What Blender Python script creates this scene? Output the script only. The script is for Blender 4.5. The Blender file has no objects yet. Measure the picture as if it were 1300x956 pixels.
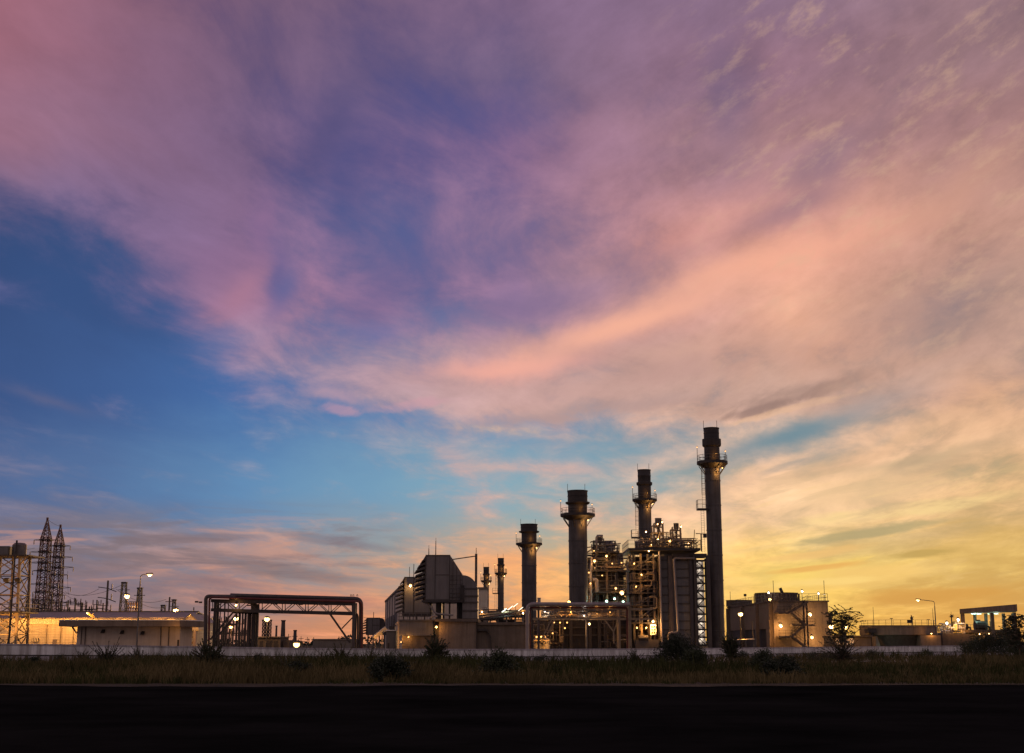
import bpy, bmesh, math, random
from mathutils import Vector, Matrix
random.seed(7)
S = bpy.context.scene
R = math.radians
# ------------------------------------------------------------------ camera
F = 1690.0                       # focal length in photo pixels (1300 px wide frame)
HOR = 817.0                      # row of the horizon
TH = math.atan((HOR - 478) / F)  # upward tilt
EYE = 2.0
cam_d = bpy.data.cameras.new('camera')
cam_d.sensor_width = 36.0
cam_d.lens = 36.0 * F / 1300.0
cam_d.clip_start = 0.5
cam_d.clip_end = 20000
cam = bpy.data.objects.new('camera', cam_d)
S.collection.objects.link(cam)
cam.location = (0, 0, EYE)
cam.rotation_euler = (R(90) + TH, 0, 0)
S.camera = cam
CT, ST = math.cos(TH), math.sin(TH)

def lin(c):
    """sRGB 0..255 -> linear"""
    out = []
    for v in c:
        v = v / 255.0
        out.append(v / 12.92 if v <= 0.04045 else ((v + 0.055) / 1.055) ** 2.4)
    return tuple(out)

# ------------------------------------------------------------------ sky (world)
W = bpy.data.worlds.new('World')
S.world = W
W.use_nodes = True
NT = W.node_tree
NT.nodes.clear()

def nd(t, **kw):
    n = NT.nodes.new(t)
    for k, v in kw.items():
        setattr(n, k, v)
    return n
def put(sock, v):
    if hasattr(v, 'is_output') or isinstance(v, bpy.types.NodeSocket):
        NT.links.new(v, sock)
    else:
        sock.default_value = v
def mth(op, a, b=None, c=None, clamp=False):
    n = nd('ShaderNodeMath', operation=op, use_clamp=clamp)
    put(n.inputs[0], a)
    if b is not None: put(n.inputs[1], b)
    if c is not None: put(n.inputs[2], c)
    return n.outputs[0]
def comb(x, y, z):
    n = nd('ShaderNodeCombineXYZ')
    put(n.inputs[0], x); put(n.inputs[1], y); put(n.inputs[2], z)
    return n.outputs[0]
def dot(a, v):
    n = nd('ShaderNodeVectorMath', operation='DOT_PRODUCT')
    put(n.inputs[0], a); n.inputs[1].default_value = v
    return n.outputs['Value']
def mix(f, a, b, mode='MIX'):
    n = nd('ShaderNodeMix', data_type='RGBA', blend_type=mode)
    put(n.inputs[0], f)
    for s, v in ((n.inputs[6], a), (n.inputs[7], b)):
        if isinstance(v, tuple): s.default_value = (*v[:3], 1)
        else: put(s, v)
    return n.outputs[2]
def sstep(v, a, b, to0=0.0, to1=1.0):
    n = nd('ShaderNodeMapRange', interpolation_type='SMOOTHSTEP')
    put(n.inputs[0], v); n.inputs[1].default_value = a; n.inputs[2].default_value = b
    n.inputs[3].default_value = to0; n.inputs[4].default_value = to1
    return n.outputs[0]
def noise(vec, scale, detail=5, rough=0.55, dist=0.0, lac=2.0):
    n = nd('ShaderNodeTexNoise', noise_dimensions='3D')
    put(n.inputs['Vector'], vec)
    n.inputs['Scale'].default_value = scale
    n.inputs['Detail'].default_value = detail
    n.inputs['Roughness'].default_value = rough
    n.inputs['Lacunarity'].default_value = lac
    n.inputs['Distortion'].default_value = dist
    return n

tc = nd('ShaderNodeTexCoord')
DIR = tc.outputs['Generated']
sep = nd('ShaderNodeSeparateXYZ')
NT.links.new(DIR, sep.inputs[0])
dx, dy, dz = sep.outputs
AZ0 = mth('MULTIPLY', mth('ARCTAN2', dx, dy), 180 / math.pi)     # degrees right of north
EL0 = mth('MULTIPLY', mth('ARCSINE', dz), 180 / math.pi)         # degrees above the horizon
# the cloud deck: a curved sheet seen in perspective
zz = mth('ADD', mth('MAXIMUM', dz, 0.0), 0.07)
PX = mth('DIVIDE', dx, zz)
PY = mth('DIVIDE', dy, zz)
DECK = comb(PX, PY, 0.0)

def px_of(az, el):
    a, e = R(az), R(el)
    x, y, z = math.sin(a) * math.cos(e), math.cos(a) * math.cos(e), math.sin(e)
    zc = y * CT + z * ST
    yc = -y * ST + z * CT
    return 650 + F * x / zc, 478 - F * yc / zc
def ang_of(px, py):
    x, y = (px - 650) / F, (478 - py) / F
    v = (x, CT - y * ST, ST + y * CT)
    return math.degrees(math.atan2(v[0], v[1])), math.degrees(math.atan2(v[2], math.hypot(v[0], v[1])))

def table(cols, rows, vals, px, py):
    """bilinear look-up in a small hand-made table of what the sky is like where"""
    px = min(max(px, cols[0]), cols[-1]); py = min(max(py, rows[0]), rows[-1])
    i = max(k for k in range(len(cols) - 1) if cols[k] <= px)
    j = max(k for k in range(len(rows) - 1) if rows[k] <= py)
    tx = (px - cols[i]) / (cols[i + 1] - cols[i]); ty = (py - rows[j]) / (rows[j + 1] - rows[j])
    def L(a, b, t):
        return tuple(p + (q - p) * t for p, q in zip(a, b)) if isinstance(a, tuple) else a + (b - a) * t
    return L(L(vals[j][i], vals[j][i + 1], tx), L(vals[j + 1][i], vals[j + 1][i + 1], tx), ty)

AZR = 24.0
def field(cols, rows, vals, u, el, nst, color=True):
    """rows of colour ramps over azimuth, blended over elevation"""
    res = None
    prev = None
    for py in reversed(rows):                      # from the horizon up
        e = ang_of(650, py)[1]
        rp = nd('ShaderNodeValToRGB')
        cr = rp.color_ramp
        cr.interpolation = 'EASE' if False else 'LINEAR'
        for k in range(nst):
            t = k / (nst - 1)
            q = px_of((t - .5) * 2 * AZR, max(e, 0))
            v = table(cols, rows, vals, q[0], q[1])
            c = lin(v) if color else (v / 9.0,) * 3
            if k < 2:
                st = cr.elements[k]; st.position = t
            else:
                st = cr.elements.new(t)
            st.color = (*c, 1)
        put(rp.inputs[0], u)
        cur = rp.outputs[0]
        if res is None:
            res = cur
        else:
            res = mix(sstep(el, prev, e), res, cur)
        prev = e
    return res

# domain warp, so that nothing drawn below has a straight edge
wa = noise(DIR, 5.0, 6, 0.55, 0.3)
wb = noise(comb(mth('MULTIPLY', PX, 1.0), mth('MULTIPLY', PY, 0.45), 3.0), 2.3, 7, 0.6, 0.4)
sa = nd('ShaderNodeSeparateColor'); NT.links.new(wa.outputs[1], sa.inputs[0])
sb = nd('ShaderNodeSeparateColor'); NT.links.new(wb.outputs[1], sb.inputs[0])
def warp(base, s1, k1, s2, k2):
    return mth('ADD', base, mth('ADD', mth('MULTIPLY', mth('SUBTRACT', s1, 0.5), k1), mth('MULTIPLY', mth('SUBTRACT', s2, 0.5), k2)))
LOWK = sstep(EL0, 0.5, 14.0, 0.25, 1.0)            # the warp shrinks towards the horizon
AZ = warp(AZ0, sa.outputs[0], 4.0, sb.outputs[0], 3.5)
ELW = mth('ADD', mth('MULTIPLY', mth('SUBTRACT', sa.outputs[1], .5), 3.0), mth('MULTIPLY', mth('SUBTRACT', sb.outputs[1], .5), 3.5))
EL = mth('ADD', EL0, mth('MULTIPLY', ELW, LOWK))
U = mth('MULTIPLY_ADD', AZ, 1 / (2 * AZR), 0.5, True)

C5 = [0, 325, 650, 975, 1300]
CLEAR_R = [0, 200, 350, 500, 620, 720, 815]
CLEAR = [
 [(78,68,112),(76,72,120),(80,78,124),(110,94,126),(118,100,120)],
 [(58,72,118),(70,74,124),(84,84,136),(110,100,132),(128,108,124)],
 [(48,74,118),(66,94,146),(96,98,144),(122,114,138),(136,118,126)],
 [(58,82,130),(70,108,164),(108,136,174),(108,138,154),(140,134,128)],
 [(78,98,142),(100,143,182),(130,166,182),(146,160,152),(190,162,116)],
 [(112,108,126),(128,136,152),(172,166,148),(226,188,112),(206,160,84)],
 [(150,118,108),(188,134,110),(228,150,88),(236,176,76),(212,148,74)]]
CLOUD_R = [0, 100, 200, 300, 400, 500, 560, 650, 720, 815]
CLOUD = [
 [(156,102,116),(120,94,120),(122,98,128),(138,110,132),(152,120,126)],
 [(148,100,116),(112,90,120),(118,98,128),(152,114,130),(162,126,128)],
 [(144,106,126),(116,94,128),(134,102,134),(172,130,132),(170,126,122)],
 [(106,98,138),(146,112,146),(152,118,146),(222,156,138),(206,162,140)],
 [(100,100,146),(160,116,142),(146,116,148),(232,172,142),(178,146,134)],
 [(108,110,142),(160,138,162),(196,158,154),(196,160,144),(192,152,134)],
 [(110,112,146),(148,150,166),(206,168,156),(236,190,156),(242,194,146)],
 [(124,116,132),(166,146,146),(228,172,144),(246,204,160),(238,190,134)],
 [(140,118,120),(178,134,124),(242,172,114),(252,212,120),(238,200,116)],
 [(150,120,110),(206,138,112),(242,158,92),(250,198,92),(224,158,78)]]
C14 = [100 * i for i in range(14)]
DENS_R = [0, 80, 160, 230, 300, 360, 410, 460, 510, 540, 590, 640, 690, 740, 815]
DENS = [[int(c) for c in r] for r in (
 '98777667888888',
 '98765556878888',
 '98764245778878',
 '68883236787788',
 '13884356788888',
 '01594456788877',
 '00185456788766',
 '10036569888765',
 '21004787787787',
 '21001233332586',
 '21000143346766',
 '32100133467765',
 '34554243576654',
 '33565356778742',
 '34445666676421')]
clear = field(C5, CLEAR_R, CLEAR, U, EL, 9)
cloud = field(C5, CLOUD_R, CLOUD, U, EL, 13)
dens = field(C14, DENS_R, DENS, U, EL, 18, color=False)
puf = noise(DIR, 11.0, 10, 0.62, 0.15)
# fibres of the cirrus: long along the deck's away-direction, fine across it
sh = mth('ADD', PX, mth('MULTIPLY', PY, -0.12))
fib = noise(comb(mth('MULTIPLY', sh, 2.6), mth('MULTIPLY', PY, 1.15), 1.7), 1.6, 9, 0.62, 0.35)
flk = noise(comb(mth('MULTIPLY', sh, 5.5), mth('MULTIPLY', PY, 1.9), 5.2), 2.6, 6, 0.6, 0.5)
big = noise(comb(mth('MULTIPLY', PX, 1.1), mth('MULTIPLY', PY, 0.6), 9.1), 1.1, 6, 0.55, 0.8)
fn = mth('ADD', mth('MULTIPLY', mth('SUBTRACT', puf.outputs[0], 0.5), 0.7), mth('ADD', mth('MULTIPLY', mth('SUBTRACT', fib.outputs[0], 0.5), 1.35), mth('MULTIPLY', mth('SUBTRACT', big.outputs[0], 0.5), 0.6)))
# slanting streaks in the western half, rising to the right
ca_, sa_ = math.cos(R(27)), math.sin(R(27))
AL = dot(comb(AZ0, EL0, 0.0), (ca_, sa_, 0)); AC = dot(comb(AZ0, EL0, 0.0), (-sa_, ca_, 0))
dgn = noise(comb(mth('MULTIPLY', AL, .24), mth('MULTIPLY', AC, .62), 2.2), 1.0, 9, 0.66, 0.25)
dg2 = noise(comb(mth('MULTIPLY', AL, .55), mth('MULTIPLY', AC, 1.25), 7.4), 1.0, 8, 0.66, 0.1)
WEST = sstep(AZ0, -6, 9)
alpha = sstep(mth('ADD', dens, fn), 0.06, 0.88)
# cloud shading: thicker parts a little greyer and darker, thin lit rims brighter
fine = mth('ADD', mth('MULTIPLY', mth('SUBTRACT', puf.outputs[0], 0.5), mth('MULTIPLY_ADD', WEST, 0.22, 0.30)), mth('MULTIPLY', mth('SUBTRACT', dgn.outputs[0], 0.5), mth('MULTIPLY_ADD', WEST, 0.55, 0.06)))
shade = mth('ADD', 0.97, mth('ADD', mth('MULTIPLY', mth('SUBTRACT', fib.outputs[0], 0.5), 0.85), mth('ADD', fine, mth('MULTIPLY', mth('SUBTRACT', big.outputs[0], 0.5), 0.6))))
cl = nd('ShaderNodeVectorMath', operation='SCALE'); put(cl.inputs[0], cloud); put(cl.inputs[3], shade)
SKY = mix(alpha, clear, cl.outputs[0])
AE = comb(AZ, EL, 1.0)
AEW = comb(mth('ADD', AZ0, mth('MULTIPLY', mth('SUBTRACT', AZ, AZ0), 0.6)), mth('ADD', EL0, mth('MULTIPLY', mth('SUBTRACT', EL, EL0), 0.6)), 1.0)
AES = comb(mth('ADD', AZ0, mth('MULTIPLY', mth('SUBTRACT', AZ, AZ0), 0.35)), mth('ADD', EL0, mth('MULTIPLY', mth('SUBTRACT', EL, EL0), 0.35)), 1.0)
hst = noise(comb(mth('MULTIPLY', AZ0, .16), mth('MULTIPLY', EL0, 1.15), 4.4), 1.0, 7, .6, .4)
rag = noise(comb(mth('MULTIPLY', AL, .55), mth('MULTIPLY', AC, 1.1), 12.0), 1.0, 8, .62, .3)
def stroke(sky, p, q, half, col, op, nz=None, sharp=0, soft=1.0, lo=0.35, hi=0.65):
    """one cloud bank or gap lying from p to q (photo rows and columns turned to azimuth and elevation)"""
    a0, e0 = ang_of(*p); a1, e1 = ang_of(*q)
    ca, ce = (a0 + a1) / 2, (e0 + e1) / 2
    da, de = (a1 - a0) / 2, (e1 - e0) / 2
    L = math.hypot(da, de); ux, uy = da / L, de / L
    h = half * 0.0339 / 1.0
    WV = AES if sharp else AEW
    A = dot(WV, (ux / L, uy / L, -(ca * ux + ce * uy) / L))
    B = dot(WV, (-uy / h, ux / h, (ca * uy - ce * ux) / h))
    r2 = mth('ADD', mth('MULTIPLY', A, A), mth('MULTIPLY', B, B))
    f = mth('EXPONENT', mth('MULTIPLY', r2, -1.2 * soft))
    if sharp:
        e_ = hst if min(p[1], q[1]) > 550 else rag
        f = sstep(mth('MULTIPLY', mth('ADD', f, mth('MULTIPLY', mth('SUBTRACT', e_.outputs[0], .5), 1.3)), sstep(f, 0.0, .30)), .22, .85)
    if nz is not None:
        f = mth('MULTIPLY', f, sstep(nz, lo, hi, 0.0 if lo == 0 else 0.25, 1.0))
    f = mth('MULTIPLY', f, op, None, True)
    return mix(f, sky, lin(col))
fo, go, ko, do = fib.outputs[0], big.outputs[0], flk.outputs[0], dgn.outputs[0]
# long flat streaks of grey cloud low over the horizon
lowl = mth('MULTIPLY', sstep(EL0, 6.2, 4.0), mth('MULTIPLY', sstep(EL0, .6, 1.6), sstep(AZ0, -3, -9)))
SKY = mix(mth('MULTIPLY', mth('MULTIPLY', sstep(hst.outputs[0], .50, .62), lowl), .75), SKY, lin((124, 109, 114)))
SKY = mix(mth('MULTIPLY', mth('MULTIPLY', sstep(hst.outputs[0], .47, .36), lowl), .5), SKY, lin((206, 148, 124)))
rst = noise(comb(mth('MULTIPLY_ADD', AZ0, .16, mth('MULTIPLY', EL0, .04)), mth('MULTIPLY_ADD', EL0, 1.0, mth('MULTIPLY', AZ0, -.22)), 8.8), 1.0, 8, .62, .5)
lowr = mth('MULTIPLY', sstep(EL0, 9.0, 6.0), sstep(AZ0, 5, 10))
STROKES = [
 ((870, 640), (1330, 640), 90, (180, 160, 126), .42, mth('MULTIPLY', sstep(rst.outputs[0], .52, .64), 1.0), 0, 1.0, .0, 1.0),
 ((870, 680), (1330, 660), 80, (244, 206, 142), .50, mth('MULTIPLY', sstep(rst.outputs[0], .48, .38), 1.0), 0, 1.0, .0, 1.0),
 # blue gaps
 ((385, 250), (450, 90), 30, (72, 72, 116), .6, None),
 ((450, 330), (440, 130), 40, (80, 80, 128), .55, None),
 ((352, 420), (372, 330), 20, (100, 100, 148), .8, None),
 ((0, 330), (230, 440), 30, (54, 80, 128), .7, None),
 ((430, 430), (520, 425), 16, (106, 114, 164), .5, None),
 ((470, 575), (860, 570), 22, (122, 158, 178), .75, go),
 ((870, 600), (1140, 498), 19, (110, 138, 150), .95, None),
 ((420, 435), (560, 300), 40, (100, 92, 138), .5, None),
 ((940, 215), (900, 30), 34, (110, 94, 124), .5, go),
 ((1090, 185), (1010, 235), 26, (136, 108, 126), .6, go),
 ((960, 250), (1130, 160), 26, (138, 110, 126), .6, None),
 ((560, 415), (780, 375), 24, (124, 106, 142), .7, None),
 ((760, 345), (900, 318), 22, (160, 122, 134), .5, None),
 ((930, 305), (1080, 235), 24, (146, 114, 128), .75, None),
 # the grey-mauve sheet right of the lit band
 ((980, 445), (1300, 340), 52, (172, 136, 128), .85, fo),
 ((1150, 410), (1300, 360), 44, (150, 128, 126), .7, go),
 ((1160, 250), (1300, 210), 30, (178, 134, 126), .5, fo),
 # the lit pink banks
 ((545, 480), (760, 458), 13, (236, 168, 154), .9, None),
 ((650, 466), (940, 356), 22, (242, 176, 150), .95, None),
 ((840, 374), (1150, 278), 20, (240, 172, 146), .9, None),
 ((760, 462), (1000, 420), 20, (204, 160, 142), .6, fo),
 ((800, 330), (900, 300), 22, (214, 146, 132), .5, fo),
 ((282, 412), (330, 340), 20, (168, 120, 144), .8, None),
 ((348, 395), (352, 300), 13, (92, 92, 142), .6, None),
 ((200, 330), (320, 340), 40, (136, 104, 140), .5, None),
 ((325, 340), (335, 240), 22, (136, 104, 142), .6, None),
 ((400, 515), (470, 531), 9, (186, 146, 164), .6, None, 1),
 ((430, 527), (590, 508), 8, (200, 154, 164), .7, fo, 1),
 ((395, 500), (470, 515), 8, (186, 152, 166), .6, None),
 ((1120, 300), (1300, 180), 22, (204, 152, 130), .5, fo),
 ((1180, 500), (1330, 510), 28, (238, 182, 140), .6, fo),
 # grey banks over the stacks
 ((700, 500), (1010, 440), 22, (186, 146, 138), .6, fo),
 ((880, 532), (1120, 466), 17, (146, 120, 112), .6, do, 1),
 ((905, 530), (1030, 500), 9, (136, 110, 104), .55, None, 1),
 ((1010, 506), (1115, 462), 11, (150, 120, 110), .55, fo, 1),
 ((900, 542), (1110, 488), 5, (226, 182, 144), .5, puf.outputs[0], 1),
 ((640, 532), (900, 500), 10, (166, 140, 138), .8, fo),
 ((560, 545), (760, 520), 8, (172, 146, 146), .6, fo),
 ((560, 536), (720, 548), 5, (216, 178, 150), .6, ko),
 # pink wisps low in the middle
 ((560, 560), (640, 650), 14, (224, 170, 156), .55, fo),
 ((600, 590), (780, 590), 9, (222, 174, 158), .7, fo),
 ((690, 640), (830, 660), 8, (228, 176, 150), .7, fo),
 ((640, 620), (900, 615), 16, (132, 166, 180), .6, go),
 ((590, 715), (720, 715), 20, (240, 164, 110), .6, None),
 # yellow light low on the right
 ((930, 640), (1180, 540), 16, (226, 178, 138), .5, do),
 ((1000, 650), (1260, 560), 10, (182, 160, 134), .45, do),
 ((960, 600), (1130, 545), 6, (168, 156, 142), .6, do),
 ((1120, 620), (1320, 540), 12, (200, 166, 130), .45, do),
 ((930, 680), (1120, 600), 9, (240, 198, 150), .5, do),
 ((940, 735), (1110, 718), 14, (248, 212, 112), .8, None),
 ((930, 765), (1080, 752), 12, (248, 200, 92), .7, None),
 ((1050, 600), (1250, 570), 9, (178, 160, 128), .6, fo),
 ((1150, 700), (1340, 690), 34, (210, 170, 98), .75, None),
 ((985, 668), (1310, 628), 10, (242, 210, 144), .75, fo, 1),
 ((975, 696), (1235, 656), 7, (176, 160, 116), .8, None, 1),
 ((960, 757), (1060, 752), 9, (252, 206, 110), .7, None),
 ((950, 714), (1120, 690), 6, (238, 190, 118), .7, None, 1),
 ((1120, 710), (1225, 694), 6, (188, 156, 88), .8, None, 1),
 ((970, 729), (1110, 713), 5, (228, 170, 92), .8, None, 1),
 ((1010, 738), (1200, 723), 15, (240, 196, 114), .8, None, 1),
 ((960, 742), (1140, 732), 6, (250, 212, 126), .75, None, 1),
 ((1075, 768), (1310, 748), 17, (212, 156, 78), .9, None, 1),
 ((955, 607), (1060, 568), 7, (158, 152, 144), .7, do, 1),
 ((1120, 602), (1215, 556), 10, (184, 158, 128), .7, do, 1),
 ((1000, 640), (1200, 610), 22, (236, 196, 148), .6, None),
 ((860, 645), (1000, 590), 14, (232, 184, 146), .5, puf.outputs[0]),
 # slate streaks low on the left
 ((120, 682), (360, 682), 7, (122, 108, 116), .55, None, 1),
 ((230, 706), (510, 748), 12, (130, 111, 112), .6, None, 1),
 ((310, 670), (520, 702), 9, (128, 116, 124), .5, None, 1),
 ((210, 735), (330, 745), 6, (136, 110, 114), .7, None),
 ((240, 692), (420, 712), 8, (190, 146, 132), .6, None),
 ((100, 745), (230, 745), 8, (120, 106, 118), .5, None),
 ((300, 757), (480, 764), 7, (222, 136, 110), .7, None),
 ((0, 480), (120, 520), 10, (96, 100, 134), .6, None),
 ((0, 760), (200, 740), 40, (134, 110, 116), .5, None),
]
for s in STROKES:
    SKY = stroke(SKY, *s)
# flecks of cirrocumulus over the right half
fk = mth('MULTIPLY', sstep(dg2.outputs[0], 0.48, 0.74), mth('MULTIPLY', sstep(AZ0, 5, 13), sstep(EL0, 9, 13)))
SKY = mix(mth('MULTIPLY', fk, 0.34), SKY, lin((216, 176, 146)))
# the clear air of a low sun, everywhere
nis = nd('ShaderNodeTexSky', sky_type='NISHITA')
nis.sun_disc = False
nis.sun_elevation = R(1.5)
nis.sun_rotation = R(10.0)
nis.air_density = 1.2; nis.dust_density = 2.0
nsc = nd('ShaderNodeVectorMath', operation='SCALE'); put(nsc.inputs[0], nis.outputs[0]); nsc.inputs[3].default_value = 0.05
# the eastern sky behind the viewer: pale mauve afterglow above a slate band
east = nd('ShaderNodeValToRGB')
e = east.color_ramp.elements
e[0].position = 0.0; e[0].color = (*lin((150, 138, 140)), 1)
e[1].position = 1.0; e[1].color = (*lin((104, 100, 140)), 1)
m = e.new(0.25); m.color = (*lin((190, 170, 168)), 1)
m = e.new(0.5); m.color = (*lin((160, 146, 156)), 1)
put(east.inputs[0], mth('DIVIDE', EL0, 90.0, None, True))
eastc = mix(mth('MULTIPLY', sstep(go, .35, .65), .35), east.outputs[0], lin((176, 140, 150)))
SKY = mix(sstep(mth('ABSOLUTE', AZ0), 30.0, 75.0), SKY, eastc)
SKY = mix(0.01, SKY, nsc.outputs[0], 'ADD')
bg = nd('ShaderNodeBackground')
put(bg.inputs[0], SKY); bg.inputs[1].default_value = 1.04
ow = nd('ShaderNodeOutputWorld')
NT.links.new(bg.outputs[0], ow.inputs[0])
W.cycles.sampling_method = 'MANUAL'
W.cycles.sample_map_resolution = 512
vs = S.view_settings
S.display_settings.display_device = 'sRGB'
vs.view_transform = 'Standard'; vs.look = 'None'; vs.exposure = 0; vs.gamma = 1; vs.use_curve_mapping = False
# ------------------------------------------------------------------ helpers
COL = S.collection
def pt(px, py, D):
    """world point seen at a photo pixel, D metres away"""
    x, y = (px - 650) / F, (478 - py) / F
    k = D / (CT - y * ST)
    return Vector((x * k, D, EYE + k * (ST + y * CT)))
def zt(py, D): return pt(650, py, D).z
def X(px, D): return (px - 650) * D / 1723.7
def px2m(n, D): return n * D / 1723.7

class MB:
    def __init__(self): self.v = []; self.f = []
    def add(self, vs, fs):
        b = len(self.v)
        self.v += [tuple(p) for p in vs]
        self.f += [tuple(b + i for i in f) for f in fs]
        return self
    def box(self, x0, x1, y0, y1, z0, z1):
        if x1 < x0: x0, x1 = x1, x0
        if y1 < y0: y0, y1 = y1, y0
        if z1 < z0: z0, z1 = z1, z0
        return self.add([(x0,y0,z0),(x1,y0,z0),(x1,y1,z0),(x0,y1,z0),(x0,y0,z1),(x1,y0,z1),(x1,y1,z1),(x0,y1,z1)],
            [(0,3,2,1),(4,5,6,7),(0,1,5,4),(1,2,6,5),(2,3,7,6),(3,0,4,7)])
    def hexa(self, b, t):
        """box with any bottom quad b and top quad t (both anticlockwise from above)"""
        return self.add(list(b) + list(t), [(0,3,2,1),(4,5,6,7),(0,1,5,4),(1,2,6,5),(2,3,7,6),(3,0,4,7)])
    def prism(self, poly, z0, z1):
        n = len(poly)
        return self.add([(x,y,z0) for x,y in poly] + [(x,y,z1) for x,y in poly],
            [tuple(range(n-1,-1,-1)), tuple(range(n,2*n))] + [(i,(i+1)%n,n+(i+1)%n,n+i) for i in range(n)])
    def extr(self, prof, y0, y1):
        """profile of (x,z) points extruded from y0 to y1"""
        n = len(prof)
        return self.add([(x,y0,z) for x,z in prof] + [(x,y1,z) for x,z in prof],
            [tuple(range(n)), tuple(range(2*n-1,n-1,-1))] + [(i,n+i,n+(i+1)%n,(i+1)%n) for i in range(n)])
    def _frame(self, d):
        d = d.normalized()
        a = Vector((0,0,1)) if abs(d.z) < .9 else Vector((1,0,0))
        u = d.cross(a).normalized(); w = u.cross(d).normalized()
        return u, w
    def beam(self, p, q, w, h=None):
        p, q = Vector(p), Vector(q); h = h or w
        u, v = self._frame(q - p)
        c = [u*w/2+v*h/2, -u*w/2+v*h/2, -u*w/2-v*h/2, u*w/2-v*h/2]
        return self.add([p+k for k in c] + [q+k for k in c], [(3,2,1,0),(4,5,6,7)] + [(i,(i+1)%4,4+(i+1)%4,4+i) for i in range(4)])
    def tube(self, p, q, r, n=8, r2=None):
        p, q = Vector(p), Vector(q); r2 = r if r2 is None else r2
        u, v = self._frame(q - p)
        A = [p + (u*math.cos(t)+v*math.sin(t))*r for t in [2*math.pi*i/n for i in range(n)]]
        B = [q + (u*math.cos(t)+v*math.sin(t))*r2 for t in [2*math.pi*i/n for i in range(n)]]
        return self.add(A+B, [tuple(range(n-1,-1,-1)), tuple(range(n,2*n))] + [(i,(i+1)%n,n+(i+1)%n,n+i) for i in range(n)])
    def pipe(self, pts, r, n=10, bend=None):
        """pipe along points with rounded elbows"""
        pts = [Vector(p) for p in pts]; bend = bend or 2.2*r
        path = [pts[0]]
        for i in range(1, len(pts)-1):
            a, b, c = pts[i-1], pts[i], pts[i+1]
            da, dc = (a-b), (c-b)
            l = min(bend, da.length*.45, dc.length*.45)
            s, e = b+da.normalized()*l, b+dc.normalized()*l
            for k in range(6):
                t = k/5
                path.append(s*(1-t)**2 + b*2*t*(1-t) + e*t*t)
        path.append(pts[-1])
        rings = []
        u = None
        for i, p in enumerate(path):
            d = (path[min(i+1,len(path)-1)] - path[max(i-1,0)]).normalized()
            if u is None: u, _ = self._frame(d)
            u = (u - d*u.dot(d)).normalized(); w = d.cross(u)
            rings.append([p + (u*math.cos(2*math.pi*k/n)+w*math.sin(2*math.pi*k/n))*r for k in range(n)])
        vs = [p for g in rings for p in g]
        fs = [tuple(range(n-1,-1,-1)), tuple(range(len(vs)-n, len(vs)))]
        for i in range(len(rings)-1):
            for k in range(n):
                fs.append((i*n+k, i*n+(k+1)%n, (i+1)*n+(k+1)%n, (i+1)*n+k))
        return self.add(vs, fs)
    def lathe(self, cx, cy, prof, n=24):
        m = len(prof)
        vs = [(cx+r*math.cos(2*math.pi*k/n), cy+r*math.sin(2*math.pi*k/n), z) for r,z in prof for k in range(n)]
        fs = [(i*n+k, i*n+(k+1)%n, (i+1)*n+(k+1)%n, (i+1)*n+k) for i in range(m-1) for k in range(n)]
        fs += [tuple(range(n-1,-1,-1)), tuple(range((m-1)*n, m*n))]
        return self.add(vs, fs)
    def ball(self, c, r, n=10, m=6, sz=1.0):
        prof = [(max(r*math.sin(math.pi*i/m), .001), c[2]-r*sz*math.cos(math.pi*i/m)) for i in range(m+1)]
        return self.lathe(c[0], c[1], prof, n)
    def rail(self, pts, h=1.1, sp=1.6, r=.03, mid=True, closed=False):
        """handrail with posts along points"""
        pts = [Vector(p) for p in pts]
        if closed: pts.append(pts[0])
        for a, b in zip(pts, pts[1:]):
            n = max(1, round((b-a).length/sp))
            for i in range(n+1):
                p = a.lerp(b, i/n); self.beam(p, p+Vector((0,0,h)), r*1.6)
            for z in ((h, h*.5) if mid else (h,)):
                self.beam(a+Vector((0,0,z)), b+Vector((0,0,z)), r*1.6)
        return self
    def ladder(self, p, z1, w=.5, cage=True, side=(0,-1)):
        x, y, z0 = p
        for s in (-w/2, w/2): self.beam((x+s,y,z0),(x+s,y,z1),.05)
        z = z0+.3
        while z < z1: self.beam((x-w/2,y,z),(x+w/2,y,z),.03); z += .4
        if cage:
            z = z0+2.4
            ring = [(math.cos(t)*.38*side[0]-math.sin(t)*.38*side[1], math.cos(t)*.38*side[1]+math.sin(t)*.38*side[0]) for t in [R(a) for a in (-100,-50,0,50,100)]]
            while z < z1+.9:
                for a, b in zip(ring, ring[1:]): self.beam((x+a[0],y+a[1]+side[1]*.3,z),(x+b[0],y+b[1]+side[1]*.3,z),.045)
                z += .9
            for a in ring: self.beam((x+a[0],y+a[1]+side[1]*.3,z0+2.4),(x+a[0],y+a[1]+side[1]*.3,z1+.9),.035)
        return self
    def lattice(self, c, w0, w1, z0, z1, n, r, d0=None, d1=None):
        d0 = d0 or w0; d1 = d1 or w1
        def ring(t):
            w, d, z = w0+(w1-w0)*t, d0+(d1-d0)*t, z0+(z1-z0)*t
            return [Vector((c[0]+sx*w/2, c[1]+sy*d/2, z)) for sx, sy in ((-1,-1),(1,-1),(1,1),(-1,1))]
        for i in range(n):
            a, b = ring(i/n), ring((i+1)/n)
            for k in range(4):
                self.beam(a[k], b[(k+1)%4], r); self.beam(a[(k+1)%4], b[k], r); self.beam(b[k], b[(k+1)%4], r)
        return self
    def legs(self, c, w0, w1, z0, z1, r, k, d0=None, d1=None):
        d0 = d0 or w0; d1 = d1 or w1
        sx, sy = ((-1,-1),(1,-1),(1,1),(-1,1))[k]
        return self.beam((c[0]+sx*w0/2, c[1]+sy*d0/2, z0), (c[0]+sx*w1/2, c[1]+sy*d1/2, z1), r)
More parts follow.
